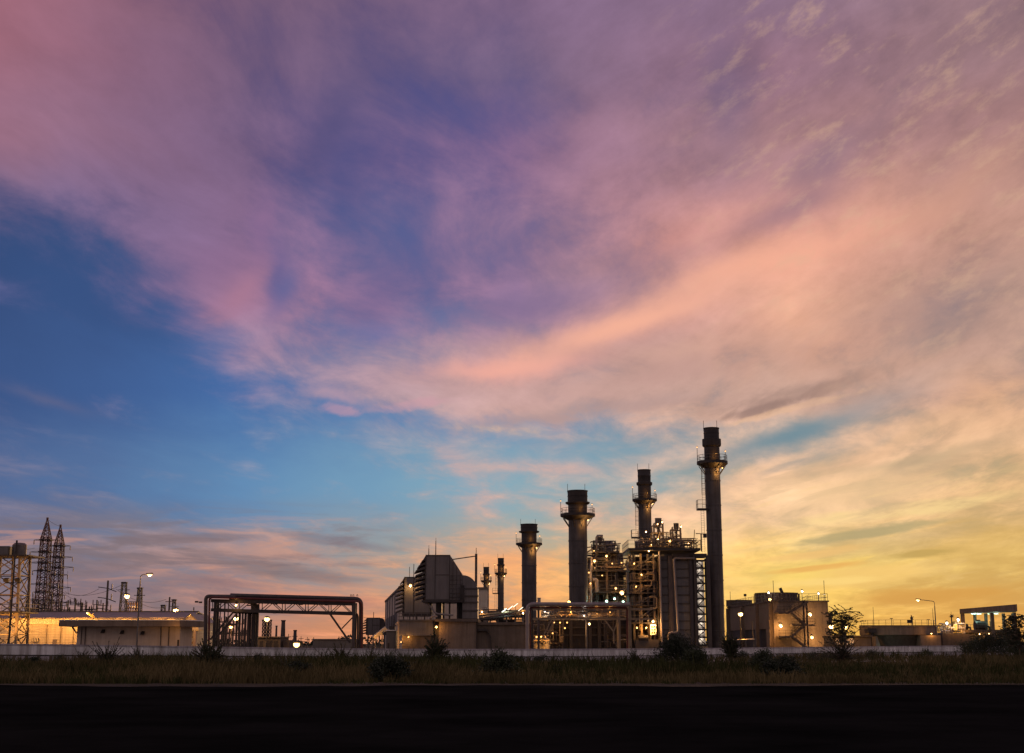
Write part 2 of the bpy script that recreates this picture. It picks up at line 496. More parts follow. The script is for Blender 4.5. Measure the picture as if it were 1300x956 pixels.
    def mesh(self, name, mats, off=(0,0,0), smooth=False):
        me = bpy.data.meshes.new(name)
        me.from_pydata([(x-off[0], y-off[1], z-off[2]) for x,y,z in self.v], [], self.f)
        for m in (mats if isinstance(mats, (list,tuple)) else [mats]): me.materials.append(m)
        if smooth:
            me.polygons.foreach_set('use_smooth', [True]*len(me.polygons))
            try: me.set_sharp_from_angle(angle=R(40))
            except Exception: pass
        me.update()
        return me

def tagit(o, label=None, cat=None, group=None, kind=None):
    if label: o['label'] = label
    if cat: o['category'] = cat
    if group: o['group'] = group
    if kind: o['kind'] = kind
    return o
class Thing:
    """an Empty at the thing's base; its parts are written in world metres and parented here"""
    def __init__(self, name, label, cat, loc, group=None):
        self.o = bpy.data.objects.new(name, None)
        COL.objects.link(self.o)
        self.loc = Vector(loc); self.o.location = loc
        self.o.empty_display_size = .5
        tagit(self.o, label, cat, group)
    def part(self, name, mb, mat, parent=None, smooth=False, label=None, kind=None):
        o = bpy.data.objects.new(name, mb.mesh(name, mat, self.loc, smooth))
        COL.objects.link(o); o.parent = parent or self.o
        tagit(o, label, None, None, kind)
        return o
    def light(self, p, power, col=(1,.66,.30), r=.15, parent=None, spot=None, aim=None, name='lamp_light'):
        d = bpy.data.lights.new(name, 'SPOT' if spot else 'POINT')
        d.energy = power; d.color = col; d.shadow_soft_size = r
        o = bpy.data.objects.new(name, d); COL.objects.link(o); o.parent = parent or self.o
        o.location = Vector(p) - self.loc
        if spot:
            d.spot_size = R(spot); d.spot_blend = .6
            o.rotation_euler = (Vector(aim)-Vector(p)).to_track_quat('-Z','Y').to_euler()
        return o
    def lamp(self, p, r=.16, power=0, kind='warm', off=(0,-.35,0), hood=True, name='lamp'):
        """a small bulkhead lamp: hood (part) with a glowing globe (sub-part)"""
        p = Vector(p)
        r *= .82
        h = MB()
        h.lathe(p.x, p.y, [(.03,p.z+r*1.9),(r*.7,p.z+r*1.7),(r*1.15,p.z+r*1.05),(r*1.1,p.z+r*.95)], 8)
        h.tube(p+Vector((0,0,r*1.8)), p+Vector((0,r*2.5,r*1.8)), r*.18, 5)
        o = self.part(name, h, M['dark_steel'])
        g = MB().ball(p, r, 10, 6)
        self.part('bulb', g, M['bulb_'+kind], o, True)
        if power:
            self.light(p+Vector(off), power, LC[kind], .1)
        return o
LC = {'star': (1,.52,.16), 'warm': (1,.52,.16), 'white': (1,.92,.80), 'teal': (.55,1,.85), 'amber': (1,.43,.085)}

def solo(name, mb, mat, label=None, cat=None, group=None, kind=None, loc=(0,0,0), smooth=False):
    o = bpy.data.objects.new(name, mb.mesh(name, mat, loc, smooth)); COL.objects.link(o); o.location = loc
    return tagit(o, label, cat, group, kind)

# ------------------------------------------------------------------ materials
M = {}
def mat(key, col, rough=.7, metal=0.0, var=.25, scale=.6, streak=0.0, bump=0.0, bscale=6.0, ribs=None, spec=.3, col2=None):
    m = bpy.data.materials.new(key); m.use_nodes = True
    nt = m.node_tree; N = nt.nodes; Lk = nt.links
    bs = N['Principled BSDF']
    bs.inputs['Roughness'].default_value = rough; bs.inputs['Metallic'].default_value = metal
    bs.inputs['Specular IOR Level'].default_value = spec
    t = N.new('ShaderNodeTexCoord')
    nz = N.new('ShaderNodeTexNoise'); nz.inputs['Scale'].default_value = scale; nz.inputs['Detail'].default_value = 7; nz.inputs['Roughness'].default_value = .65
    Lk.new(t.outputs['Object'], nz.inputs['Vector'])
    mr = N.new('ShaderNodeMapRange'); mr.inputs[1].default_value = .3; mr.inputs[2].default_value = .7
    Lk.new(nz.outputs[0], mr.inputs[0])
    mx = N.new('ShaderNodeMix'); mx.data_type = 'RGBA'
    c2 = col2 or tuple(min(1, c*(1+var)) for c in col)
    mx.inputs[6].default_value = (*[c*(1-var) for c in col], 1); mx.inputs[7].default_value = (*c2, 1)
    Lk.new(mr.outputs[0], mx.inputs[0])
    out = mx.outputs[2]
    if streak:
        mp = N.new('ShaderNodeMapping'); mp.inputs['Scale'].default_value = (2.2, 2.2, .12)
        Lk.new(t.outputs['Object'], mp.inputs[0])
        n2 = N.new('ShaderNodeTexNoise'); n2.inputs['Scale'].default_value = 1.0; n2.inputs['Detail'].default_value = 6; n2.inputs['Roughness'].default_value = .7
        Lk.new(mp.outputs[0], n2.inputs['Vector'])
        m2 = N.new('ShaderNodeMapRange'); m2.inputs[1].default_value = .42; m2.inputs[2].default_value = .68; m2.inputs[3].default_value = 0; m2.inputs[4].default_value = streak
        Lk.new(n2.outputs[0], m2.inputs[0])
        x2 = N.new('ShaderNodeMix'); x2.data_type = 'RGBA'
        x2.inputs[7].default_value = (*[c*.35 for c in (col[0]*1.05, col[1]*.95, col[2]*.85)], 1)
        Lk.new(m2.outputs[0], x2.inputs[0]); Lk.new(out, x2.inputs[6]); out = x2.outputs[2]
    Lk.new(out, bs.inputs['Base Color'])
    hgt = None
    if bump:
        n3 = N.new('ShaderNodeTexNoise'); n3.inputs['Scale'].default_value = bscale; n3.inputs['Detail'].default_value = 6
        Lk.new(t.outputs['Object'], n3.inputs['Vector'])
        b = N.new('ShaderNodeBump'); b.inputs['Strength'].default_value = bump; b.inputs['Distance'].default_value = .1
        Lk.new(n3.outputs[0], b.inputs['Height']); hgt = b
    if ribs:
        ax, sc, st = ribs
        w = N.new('ShaderNodeTexWave'); w.bands_direction = ax; w.inputs['Scale'].default_value = sc; w.inputs['Distortion'].default_value = 0
        Lk.new(t.outputs['Object'], w.inputs['Vector'])
        b = N.new('ShaderNodeBump'); b.inputs['Strength'].default_value = st; b.inputs['Distance'].default_value = .08
        Lk.new(w.outputs[0], b.inputs['Height'])
        if hgt: Lk.new(hgt.outputs[0], b.inputs['Normal'])
        hgt = b
    if hgt: Lk.new(hgt.outputs[0], bs.inputs['Normal'])
    M[key] = m
    return m
def glow(key, col, st):
    m = bpy.data.materials.new(key); m.use_nodes = True
    b = m.node_tree.nodes['Principled BSDF']
    b.inputs['Base Color'].default_value = (.8,.8,.8,1)
    b.inputs['Emission Color'].default_value = (*col,1); b.inputs['Emission Strength'].default_value = st
    m.cycles.emission_sampling = 'NONE'
    M[key] = m
glow('bulb_warm', (1,.45,.12), 1.9)
glow('bulb_star', (1,.58,.19), 4.2)
glow('bulb_amber', (1,.46,.10), 2.0)
glow('bulb_white', (1,.88,.66), 2.4)
glow('bulb_teal', (.45,1,.72), 1.6)
glow('lit_window', (1,.66,.28), 1.1)
mat('stack_steel', (.060,.055,.058), .5, .15, .35, .5, .8, .15, 3)
mat('stack_cap', (.030,.025,.025), .6, .1, .3, .9, .4)
mat('cladding', (.118,.107,.107), .55, .1, .14, .35, .4, .05, 3, ('X', 2.2, .35))
mat('cladding_plain', (.115,.105,.104), .55, .1, .16, .5, .4, .08, 3)
mat('louver', (.050,.042,.040), .6, .1, .2, .8)
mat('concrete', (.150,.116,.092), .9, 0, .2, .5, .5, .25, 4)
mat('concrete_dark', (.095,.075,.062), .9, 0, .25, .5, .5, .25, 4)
mat('wall_paint', (.54,.53,.53), .85, 0, .35, .22, .85, .2, 5)
mat('wall_base', (.34,.31,.33), .9, 0, .3, .6, .75, .25, 4)
mat('steel', (.12,.105,.098), .5, .4, .25, 1.2, .3)
mat('warm_steel', (.20,.15,.10), .5, .3, .25, 1.2, .3)
mat('dark_steel', (.034,.028,.027), .55, .2, .3, 1.5)
mat('red_pipe', (.085,.016,.013), .5, 0, .3, .9, .3)
mat('red_steel', (.095,.032,.026), .6, 0, .3, 2.0, .3)
mat('pipe_grey', (.21,.18,.175), .45, .3, .2, .8, .35)
mat('pipe_dark', (.060,.048,.048), .5, .2, .25, .8, .3)
mat('white_panel', (.72,.70,.67), .6, 0, .12, 1.0, .3)
mat('cream_sheet', (.56,.49,.36), .55, .05, .12, .5, .35, 0, 3, ('Z', 1.35, .4))
mat('cream_fascia', (.62,.56,.42), .55, .05, .1, .5, .3, 0, 3, ('X', 1.1, .5))
mat('plaster', (.40,.335,.285), .85, 0, .12, .5, .3, .15, 4)
mat('roof_sheet', (.20,.17,.16), .5, .2, .18, .6, .3, 0, 3, ('X', 1.6, .5))
mat('yellow_paint', (.55,.40,.12), .6, 0, .2, 1)
mat('wood_pole', (.10,.075,.055), .9, 0, .3, 2, .4)
mat('porcelain', (.16,.10,.08), .3, 0, .2, 2)
mat('bark', (.09,.065,.045), .95, 0, .35, 4, 0, .5, 10)
mat('leaf', (.032,.040,.018), .6, 0, .45, 1.6)
mat('leaf_dark', (.020,.026,.013), .6, 0, .45, 1.6)
mat('leaf_olive', (.045,.046,.020), .6, 0, .4, 1.6)
mat('straw', (.046,.042,.018), .9, 0, .5, .16, col2=(.15,.112,.052), spec=.05)
mat('grass_green', (.036,.038,.014), .9, 0, .5, .5, spec=.05)
mat('earth', (.045,.034,.024), .95, 0, .5, .25, 0, .5, 2, spec=.05)
mat('asphalt', (.0085,.0085,.0085), 1.0, 0, .6, .12, 0, .4, 9, spec=0)
mat('verge', (.05,.041,.031), .95, 0, .35, .6, 0, .4, 5, spec=.05)
mat('yard', (.16,.14,.12), .95, 0, .3, .3, 0, .2, 4, spec=.1)
mat('cloth', (.03,.03,.04), .9, 0, .2, 3)
mat('skin', (.30,.18,.12), .6, 0, .1, 3)
mat('wire', (.02,.02,.02), .7, 0, .1, 1)
# ------------------------------------------------------------------ setting
def sheet(name, x0, x1, y0, y1, z, m, nx=1, ny=1):
    mb = MB()
    mb.add([(x0,y0,z),(x1,y0,z),(x1,y1,z),(x0,y1,z)], [(0,1,2,3)])
    return solo(name, mb, M[m], kind='structure')
sheet('ground', -6000, 6000, -400, 9000, 0, 'earth')
sheet('road', -900, 900, -60, 67.2, .006, 'asphalt')
ROADN = [(-900,67.2),(900,67.2)]
mb = MB(); rng = random.Random(3)
xs = [-60 + i*1.5 for i in range(81)]
top = [70 + rng.uniform(-.5,1.5) for _ in xs]
bot = [66.2 + 1.1*math.sin(i*.37)+.9*math.sin(i*.11+1)+rng.uniform(-.8,.8) for i,_ in enumerate(xs)]
for i in range(80):
    mb.add([(xs[i],bot[i],.012),(xs[i+1],bot[i+1],.012),(xs[i+1],top[i+1],.012),(xs[i],top[i],.012)], [(0,1,2,3)])
solo('gravel_verge', mb, M['verge'], kind='structure')
sheet('plant_yard', -260, 330, 152, 560, .004, 'yard')

# ------------------------------------------------------------------ boundary wall
WN = [(-260,838.5,815.5),(-60,840,816.5),(0,840,817),(125,840,818.6),(250,840,820.5),(375,839.5,822.4),(500,839.5,823.6),(625,839.2,823.8),(750,838.6,823.6),(900,836,822.6),(1000,834.4,821.6),(1100,833,820.6),(1200,832,819.6),(1300,831.2,818.8),(1420,830.5,818),(1600,829.5,817)]
def wall_at(px):
    for a, b in zip(WN, WN[1:]):
        if a[0] <= px <= b[0]:
            t = (px-a[0])/(b[0]-a[0]); by = a[1]+(b[1]-a[1])*t; ty = a[2]+(b[2]-a[2])*t
            D = 3447.4/(by-817)
            return X(px,D), D, zt(ty,D)
bw = Thing('boundary_wall', 'long pale painted concrete wall running between the dry grass and the power plant', 'wall', (0,150,0))
base, beam_, cop, shade_strip, posts = MB(), MB(), MB(), MB(), []
pxs = [-260 + 15.5*i for i in range(120)]
P_ = [wall_at(p) for p in pxs]
for i in range(len(P_)-1):
    (x0,y0,t0),(x1,y1,t1) = P_[i], P_[i+1]
    def slab(mb, za0, zb0, za1, zb1, off, th, g=0.0):
        a = x0+(x1-x0)*g; b = x1-(x1-x0)*g
        mb.hexa([(a,y0-off,za0),(b,y1-off,za1),(b,y1-off+th,za1),(a,y0-off+th,za0)], [(a,y0-off,zb0),(b,y1-off,zb1),(b,y1-off+th,zb1),(a,y0-off+th,zb0)])
    j = rng.uniform(-.06,.06)
    slab(base, 0, t0*.335, 0, t1*.335, 0+j, .2, .05)
    slab(shade_strip, t0*.335, t0*.403, t1*.335, t1*.403, -.06, .12)
    slab(beam_, t0*.403, t0-.17, t1*.403, t1-.17, .10, .34)
    slab(cop, t0-.17, t0, t1-.17, t1, .15, .44)
    posts.append((x0,y0,t0))
bw.part('lower_panel', base, M['wall_base'])
bw.part('upper_beam', beam_, M['wall_paint'])
bw.part('coping', cop, M['wall_base'])
bw.part('painted_shade_strip', shade_strip, M['louver'])  # recessed strip coloured dark, painting in the shadow line below the beam
mb = MB()
for x,y,t in posts: mb.box(x-.15,x+.15,y-.06,y+.1,0,t*.398)
bw.part('plinth_post', mb, M['concrete_dark'], kind='stuff')

# ------------------------------------------------------------------ lit tank tower at the far left
D = 190; cx = X(5,D); b0 = zt(817,D)
t = Thing('tank_tower', 'tall lit steel frame tower carrying a pale tank, beside the yellow shed', 'tower', (cx,D,0))
zm, zu = zt(777,D), zt(706,D)
for k in range(4):
    t.part('leg', MB().legs((cx,D,0), px2m(46,D), px2m(38,D), 0, zu, .32, k, 4.6, 4.0), M['warm_steel'])
for dx_ in (-.9, 1.2):
    t.part('inner_column', MB().beam((cx+dx_,D-1.5,0),(cx+dx_*.8,D-1.5,zu),.24), M['warm_steel'])
t.part('bracing', MB().lattice((cx,D,0), px2m(45,D), px2m(38,D), .5, zu, 5, .13, 4.6, 4.0), M['warm_steel'])
def deck(t, x0,x1,y0,y1,z,th=.18,name='platform',m='dark_steel',rail=True):
    p = t.part(name, MB().box(x0,x1,y0,y1,z-th,z), M[m])
    if rail: t.part('railing', MB().rail([(x0,y0,z),(x1,y0,z),(x1,y1,z),(x0,y1,z)], closed=True), M['steel'], p)
    return p
deck(t, X(-30,D), X(36,D), D-3.2, D+3.2, zm)
deck(t, X(-24,D), X(40,D), D-3.0, D+3.0, zu, rail=False)
t.part('tank', MB().lathe(X(16,D),D,[(.9,zu),(1.0,zu+.1),(1.0,zt(692,D)),(.7,zt(689.5,D)),(.1,zt(689,D))],16), M['steel'], smooth=True)
t.part('cabinet', MB().box(X(-12,D),X(6,D),D-1.2,D+.8,zu,zt(694,D)), M['steel'])
t.part('vent_pipe', MB().tube((X(17,D),D-1.5,zu),(X(17,D),D-1.5,zt(687,D)),.14), M['dark_steel'])
for k in (-1,1):
    t.part('knee_brace', MB().beam((cx+k*1.9,D-2,zu-1.8),(cx+k*3.2,D-2.6,zu-.2),.16), M['warm_steel'])
t.light((cx+.5,D-7,1.8), 6500, LC['amber'], .3, spot=95, aim=(cx,D,11))
# dark floodlight mast in front of it
D = 184; x = X(11,D)
t = Thing('floodlight_mast', 'dark unlit floodlight mast with two heads standing before the steel tank tower', 'floodlight', (x,D,0))
t.part('pole', MB().tube((x,D,0),(x,D,zt(700,D)),.17,8,.10), M['dark_steel'])
zc = zt(740,D)
t.part('crossarm', MB().beam((x-1.1,D,zc),(x+1.1,D,zc),.14), M['dark_steel'])
for k in (-.8,.75):
    t.part('floodlight', MB().hexa([(x+k-.35,D-.5,zc+.1),(x+k+.35,D-.5,zc+.1),(x+k+.3,D,zc+.1),(x+k-.3,D,zc+.1)],[(x+k-.38,D-.75,zc+.55),(x+k+.38,D-.75,zc+.55),(x+k+.3,D,zc+.7),(x+k-.3,D,zc+.7)]), M['dark_steel'])

# ------------------------------------------------------------------ transmission towers
def pylon(px0, pxt, topy, D, w, label):
    x = X(px0,D); H = zt(topy,D)
    t = Thing('transmission_tower', label, 'pylon', (x,D,0), 'transmission towers beyond the yellow shed')
    zw = H*.85
    for k in range(4): t.part('leg', MB().legs((x,D,0), w*1.35, w*.85, 0, zw, .21, k), M['red_steel'])
    t.part('bracing', MB().lattice((x,D,0), w*1.35, w*.85, 0, zw, 17, .12), M['red_steel'])
    pk = MB()
    for sx,sy in ((-1,-1),(1,-1),(1,1),(-1,1)): pk.beam((x+sx*w*.42,D+sy*w*.42,zw),(x+.05*sx,D+.05*sy,H-.3),.15)
    pk.lattice((x,D,0), w*.85, w*.25, zw, zw+(H-zw)*.7, 4, .09); pk.box(x-.22,x+.22,D-.22,D+.22,H-.7,H)
    t.part('peak', pk, M['red_steel'])
    for fz, ln in ((.83,1.5),(.74,1.9),(.66,2.1),(.60,1.4),(.50,1.9),(.44,1.2),(.38,1.5)):
        z = H*fz; a = MB()
        for s in (-1,1):
            a.beam((x,D-.3,z+.35),(x+s*w*ln*.85,D,z),.11); a.beam((x,D+.3,z-.35),(x+s*w*ln*.85,D,z),.10)
        a.box(x-w*.6,x+w*.6,D-w*.6,D+w*.6,z-.1,z+.1)
        p = t.part('crossarm', a, M['dark_steel'])
        for s in (-1,1):
            t.part('insulator', MB().tube((x+s*w*ln*.85,D,z),(x+s*w*ln*.85,D,z-1.1),.11,6), M['porcelain'], p)
    t.part('ladder_rail', MB().beam((x+w*.3,D-w*.5,0),(x+w*.25,D-w*.3,zw),.22), M['dark_steel'])
    return x, H
PY1 = pylon(49.5, 58, 657, 330, 2.3, 'taller red and white lattice transmission tower with pointed peak behind the yellow shed')
PY2 = pylon(67, 74, 666, 345, 2.25, 'shorter red and white lattice transmission tower close beside the taller one')

# ------------------------------------------------------------------ switchyard gear
def gantry(px0, px1, D, topy, n, label, seed):
    r = random.Random(seed); x0, x1 = X(px0,D), X(px1,D); H = zt(topy,D)
    t = Thing('switchyard_gantry', label, 'gantry', ((x0+x1)/2,D,0))
    for i in range(n):
        x = x0+(x1-x0)*i/(n-1); h = H*r.uniform(.84,1.0)
        p = t.part('post', MB().beam((x,D,0),(x,D,h),.26), M['dark_steel'])
        a = MB(); w = r.uniform(.9,1.6); z = h-r.uniform(.4,1.1)
        a.beam((x-w,D,z),(x+w,D,z+r.uniform(-.1,.1)),.13)
        t.part('crossarm', a, M['dark_steel'], p)
        for s in (-1,1):
            c = MB(); 
            for q in range(4): c.lathe(x+s*w*.85,D,[(.06,z+.1+q*.22),(.17,z+.16+q*.22),(.06,z+.3+q*.22)],6)
            t.part('insulator', c, M['porcelain'], p)
    zb = H*.78
    t.part('beam', MB().beam((x0,D+.3,zb),(x1,D+.3,zb),.2), M['dark_steel'])
    return t
gantry(30, 62, 296, 757, 5, 'dark switchyard gantry with insulators behind the left end of the yellow shed', 2)
gantry(36, 128, 312, 764, 14, 'long low row of dark switchgear posts behind the whole shed roof', 8)
gantry(74, 120, 292, 759, 6, 'dark switchyard gantry with insulators right of the two lattice towers', 5)
D = 280; x = X(132.5,D); H = zt(737,D)
t = Thing('utility_pole', 'tall dark utility pole with three pairs of swept arms behind the white roof', 'pole', (x,D,0))
t.part('pole', MB().tube((x,D,0),(x,D,H),.28,8,.2), M['wood_pole'])
for z, in ((H-1.6,),(H-3.7,),(H-5.9,)):
    a = MB()
    for s in (-1,1): a.beam((x,D,z),(x+s*1.9,D-.2,z-.25*s if s<0 else z-.7),.16)
    t.part('crossarm', a, M['dark_steel'])
    t.part('insulator', MB().tube((x+.9,D,z-.3),(x+.9,D,z+.9),.12,6), M['porcelain'])
def mast(px0, topy, D, w, label, name='lattice_mast'):
    x = X(px0,D); H = zt(topy,D)
    t = Thing(name, label, 'mast', (x,D,0))
    for k in range(4): t.part('leg', MB().legs((x,D,0), w, w*.45, 0, H, .13, k), M['dark_steel'])
    t.part('bracing', MB().lattice((x,D,0), w, w*.45, 0, H, 9, .07), M['dark_steel'])
    t.part('head_frame', MB().box(x-.55,x+.55,D-.4,D+.4,H-.25,H).beam((x-1.1,D,H-1.5),(x+1.1,D,H-1.5),.12), M['dark_steel'])
    return t, x, H
mast(153.5, 739, 262, 1.7, 'dark lattice mast just left of the star-bright floodlight above the white roof')
mast(174, 746, 266, 1.5, 'dark lattice mast directly behind the curved street lamp')
mast(205, 768, 300, 1.6, 'small squat lattice mast left of the paired floodlights above the roof')
mast(218.5, 761, 296, 1.2, 'narrow lattice mast just behind the brighter of the paired floodlights')
def insul_row(px0, px1, D, topy, n, label):
    x0, x1 = X(px0,D), X(px1,D); H = zt(topy,D)
    t = Thing('bus_support', label, 'switchgear', ((x0+x1)/2,D,0))
    for i in range(n):
        x = x0+(x1-x0)*i/(n-1)
        p = t.part('post', MB().tube((x,D,0),(x,D,H*.7),.13,6), M['dark_steel'])
        t.part('insulator', MB().lathe(x,D,[(.1,H*.7)]+[(.1+.12*(k%2),H*.7+H*.3*k/8) for k in range(1,8)]+[(.05,H)],6), M['porcelain'], p)
    t.part('busbar', MB().tube((x0,D,H),(x1,D,H),.08,6), M['dark_steel'])
insul_row(160.5, 172, 258, 764, 5, 'row of insulator posts between the two lattice masts above the white roof')
D=300; x=X(212.5,D); H=zt(758,D)
t = Thing('utility_pole', 'plain dark pole standing between the squat mast and the paired floodlights', 'pole', (x,D,0))
t.part('pole', MB().tube((x,D,0),(x,D,H),.24,8,.18), M['wood_pole']); t.part('crossarm', MB().beam((x-.9,D,H-1),(x+.9,D,H-1),.14), M['dark_steel'])
D=300; x=X(244,D); H=zt(771,D)
t = Thing('utility_pole', 'short thin pole with a top bracket behind the peak of the small gable', 'pole', (x,D,0))
t.part('pole', MB().tube((x,D,0),(x,D,H),.16,8,.12), M['dark_steel']); t.part('crossarm', MB().beam((x-.7,D,H-.8),(x+.9,D,H-1.1),.12), M['dark_steel'])

def flood(px0, py, D, label, power=300, r=.36, aim=None, kind='star', twin=False):
    """a floodlight on a pole: its glass faces the viewer's side"""
    x = X(px0,D); z = zt(py,D)
    t = Thing('floodlight', label, 'floodlight', (x,D,0))
    t.part('pole', MB().tube((x,D+.35,0),(x,D+.35,z+.2),.12,8,.08), M['dark_steel'])
    r *= .98
    h = t.part('housing', MB().lathe(x,D,[(.04,z+r*1.2),(r*.9,z+r*.95),(r*1.12,z+r*.5),(r*1.1,z+r*.42)],12).beam((x,D,z+r),(x,D+.4,z+r*.8),.1), M['dark_steel'], smooth=True)
    t.part('bulb', MB().ball((x,D,z),r,12,8,.9), M['bulb_'+kind], h, True)
    if power: t.light((x,D-.6,z-.15), power, LC.get(kind, LC['warm']), .3)
    return t
flood(158, 757, 256, 'star-bright floodlight high on a pole between lattice masts above the white roof', 900, .50)
flood(221, 775, 250, 'brighter left floodlight of the pair just above the shed roof', 700, .50)
flood(233, 779.5, 252, 'dimmer right floodlight of the pair beside the small gable', 500, .40)

# ------------------------------------------------------------------ yellow shed and white lodge
D = 200
t = Thing('warehouse', 'long low metal shed lit yellow, grey roof, at the left end of the yard', 'shed', (X(110,D),D,0))
xa, xb, xc = X(-40,D), X(236,D), X(257,D)
ze, zr = zt(785.5,D), zt(777,D+6)
t.part('wall', MB().box(xa,xb,D+.3,D+17.7,0,ze-.75), M['cream_sheet'])
t.part('fascia', MB().box(xa,xb,D-.05,D+.28,ze-.78,ze), M['cream_fascia'])
t.part('roof', MB().hexa([(xa,D-.5,ze+.003),(xb+.3,D-.5,ze+.003),(xb+.3,D+6,zr-.1),(xa,D+6,zr-.1)],[(xa,D-.5,ze+.14),(xb+.3,D-.5,ze+.14),(xb+.3,D+6,zr+.05),(xa,D+6,zr+.05)]).hexa([(xa,D+6,zr-.1),(xb+.3,D+6,zr-.1),(xb+.3,D+18,ze),(xa,D+18,ze)],[(xa,D+6,zr+.05),(xb+.3,D+6,zr+.05),(xb+.3,D+18,ze+.15),(xa,D+18,ze+.15)]), M['roof_sheet'])
t.part('ridge_cap', MB().box(xa,xb+.35,D+5.7,D+6.3,zr+.06,zr+.16), M['steel'])
# small gabled wing at its right end
g0, g1, gm = X(236.5,D), X(257,D), X(246.5,D); zg, ze2 = zt(781,D-3), zt(790.5,D-3)
t.part('gable_wing', MB().extr([(g0,zt(800,D-3)),(g1,zt(800,D-3)),(g1,ze2),(gm,zg),(g0,ze2)], D-3, D+8), M['cream_sheet'])
gr = MB()
for (xA,zA),(xB,zB) in (((g0-.15,ze2-.05),(gm,zg+.1)),((gm,zg+.1),(g1+.15,ze2-.05))):
    gr.hexa([(xA,D-3.3,zA+.01),(xB,D-3.3,zB+.01),(xB,D+8.2,zB+.01),(xA,D+8.2,zA+.01)],[(xA,D-3.3,zA+.13),(xB,D-3.3,zB+.13),(xB,D+8.2,zB+.13),(xA,D+8.2,zA+.13)])
t.part('gable_roof', gr, M['roof_sheet'])
for px_ in (234.5, 252.5):
    t.part('porch_post', MB().box(X(px_-1.6,D),X(px_+1.6,D),D-3,D-2.4,0,zt(800.3,D-3)), M['plaster'])
for z0_,z1_ in ((.7,2.6),(1.9,.5)):
    t.part('porch_rail', MB().beam((X(237,D),D-1.2,z0_),(X(250,D),D-1.2,z1_),.22), M['warm_steel'])
t.part('porch_rail', MB().beam((X(237,D),D-1.0,2.9),(X(250,D),D-1.0,2.9),.22), M['warm_steel'])
hv = t.part('vent', MB().box(X(40,D),X(48,D),D+.1,D+.29,zt(814.5,D),zt(810,D)), M['dark_steel'])
slat = MB()
for i in range(4): slat.box(X(40.6+i*2,D),X(41.7+i*2,D),D-.02,D+.1,zt(814.5,D),zt(810,D))
t.part('vent_bar', slat, M['cream_fascia'], hv)
for px_ in (34,58,76,92): t.part('downpipe', MB().tube((X(px_,D),D+.15,0),(X(px_,D),D+.15,ze-.8),.06,6), M['warm_steel'])
for px_ in (66,): t.part('wall_door', MB().box(X(px_,D),X(px_+5,D),D+.2,D+.297,0,2.6), M['roof_sheet'])
# roof-edge floodlight that lights the front
p0 = Vector((X(109,D-1.5),D-1.5,zt(778.5,D-1.5)))
fl = t.part('roof_floodlight', MB().beam(p0,(X(117,D-1),D-1.0,zt(783.6,D-1)),.30,.2).beam((X(117,D),D-.4,ze+.1),(X(117,D),D-.4,ze+.8),.08), M['yellow_paint'])
t.part('bulb', MB().ball(p0,.2,10,6,.7), M['bulb_amber'], fl, True)
for px_, pw in ((28,600),(62,420),(95,640)):
    t.light((X(px_,D),D-2.6,zt(792,D)), pw, LC['amber'], .25)
for px_, pw in ((105,380),(150,420),(200,420),(240,560)):
    t.light((X(px_,D-2.4),D-2.0,zt(783.5,D)), pw, LC['amber'], .2)
t.light((X(247,D-3),D-6.0,zt(793,D)), 300, LC['amber'], .2)
t.light((X(243,D-3),D-.5,zt(806,D)), 160, LC['amber'], .2)
D = 186
t = Thing('gate_lodge', 'low plastered lodge with a wide flat canopy in front of the yellow shed', 'building', (X(165,D),D,0))
za, zb = zt(795.5,D), zt(788,D)
t.part('wall', MB().box(X(97,D),X(228,D),D,D+7,0,za-.02), M['plaster'])
t.part('canopy', MB().prism([(X(80,D),D-2.2),(X(232,D),D-2.2),(X(246,D),D+3.2),(X(246,D),D+7.5),(X(80,D),D+7.5)],za,zb), M['concrete'])
t.part('canopy_flashing', MB().prism([(X(79.6,D),D-2.26),(X(232.2,D),D-2.26),(X(246.4,D),D+3.2),(X(246.4,D),D+7.56),(X(79.6,D),D+7.56)],zb+.003,zb+.1), M['white_panel'])
for px_ in (98,): t.part('canopy_bracket', MB().beam((X(97,D),D-.1,za-.9),(X(90.5,D),D-.1,za-.02),.18), M['concrete'])
for px_ in (103,108,204,214):
    t.part('downpipe', MB().tube((X(px_,D),D-.1,0),(X(px_,D),D-.1,za),.06,6), M['pipe_dark'])
d_ = t.part('door', MB().box(X(225,D),X(227.4,D),D-.06,D-.003,0,2.5), M['dark_steel']); t.part('handle', MB().box(X(225.4,D),X(225.7,D),D-.14,D-.063,1.1,1.3), M['steel'], d_)
for px_,py_ in ((130.5,802),(155,803),(181,804)):
    z=zt(py_,D); xx=X(px_,D)
    t.part('wall_fixture', MB().hexa([(xx-.3,D-.5,z-.2),(xx+.2,D-.5,z-.2),(xx+.2,D-.003,z-.1),(xx-.2,D-.003,z-.1)],[(xx-.2,D-.3,z+.15),(xx+.3,D-.35,z+.2),(xx+.2,D-.003,z+.3),(xx-.2,D-.003,z+.3)]), M['dark_steel'])
t.light((X(231,D),D-3.4,zt(803,D)), 120, LC['amber'], .2)

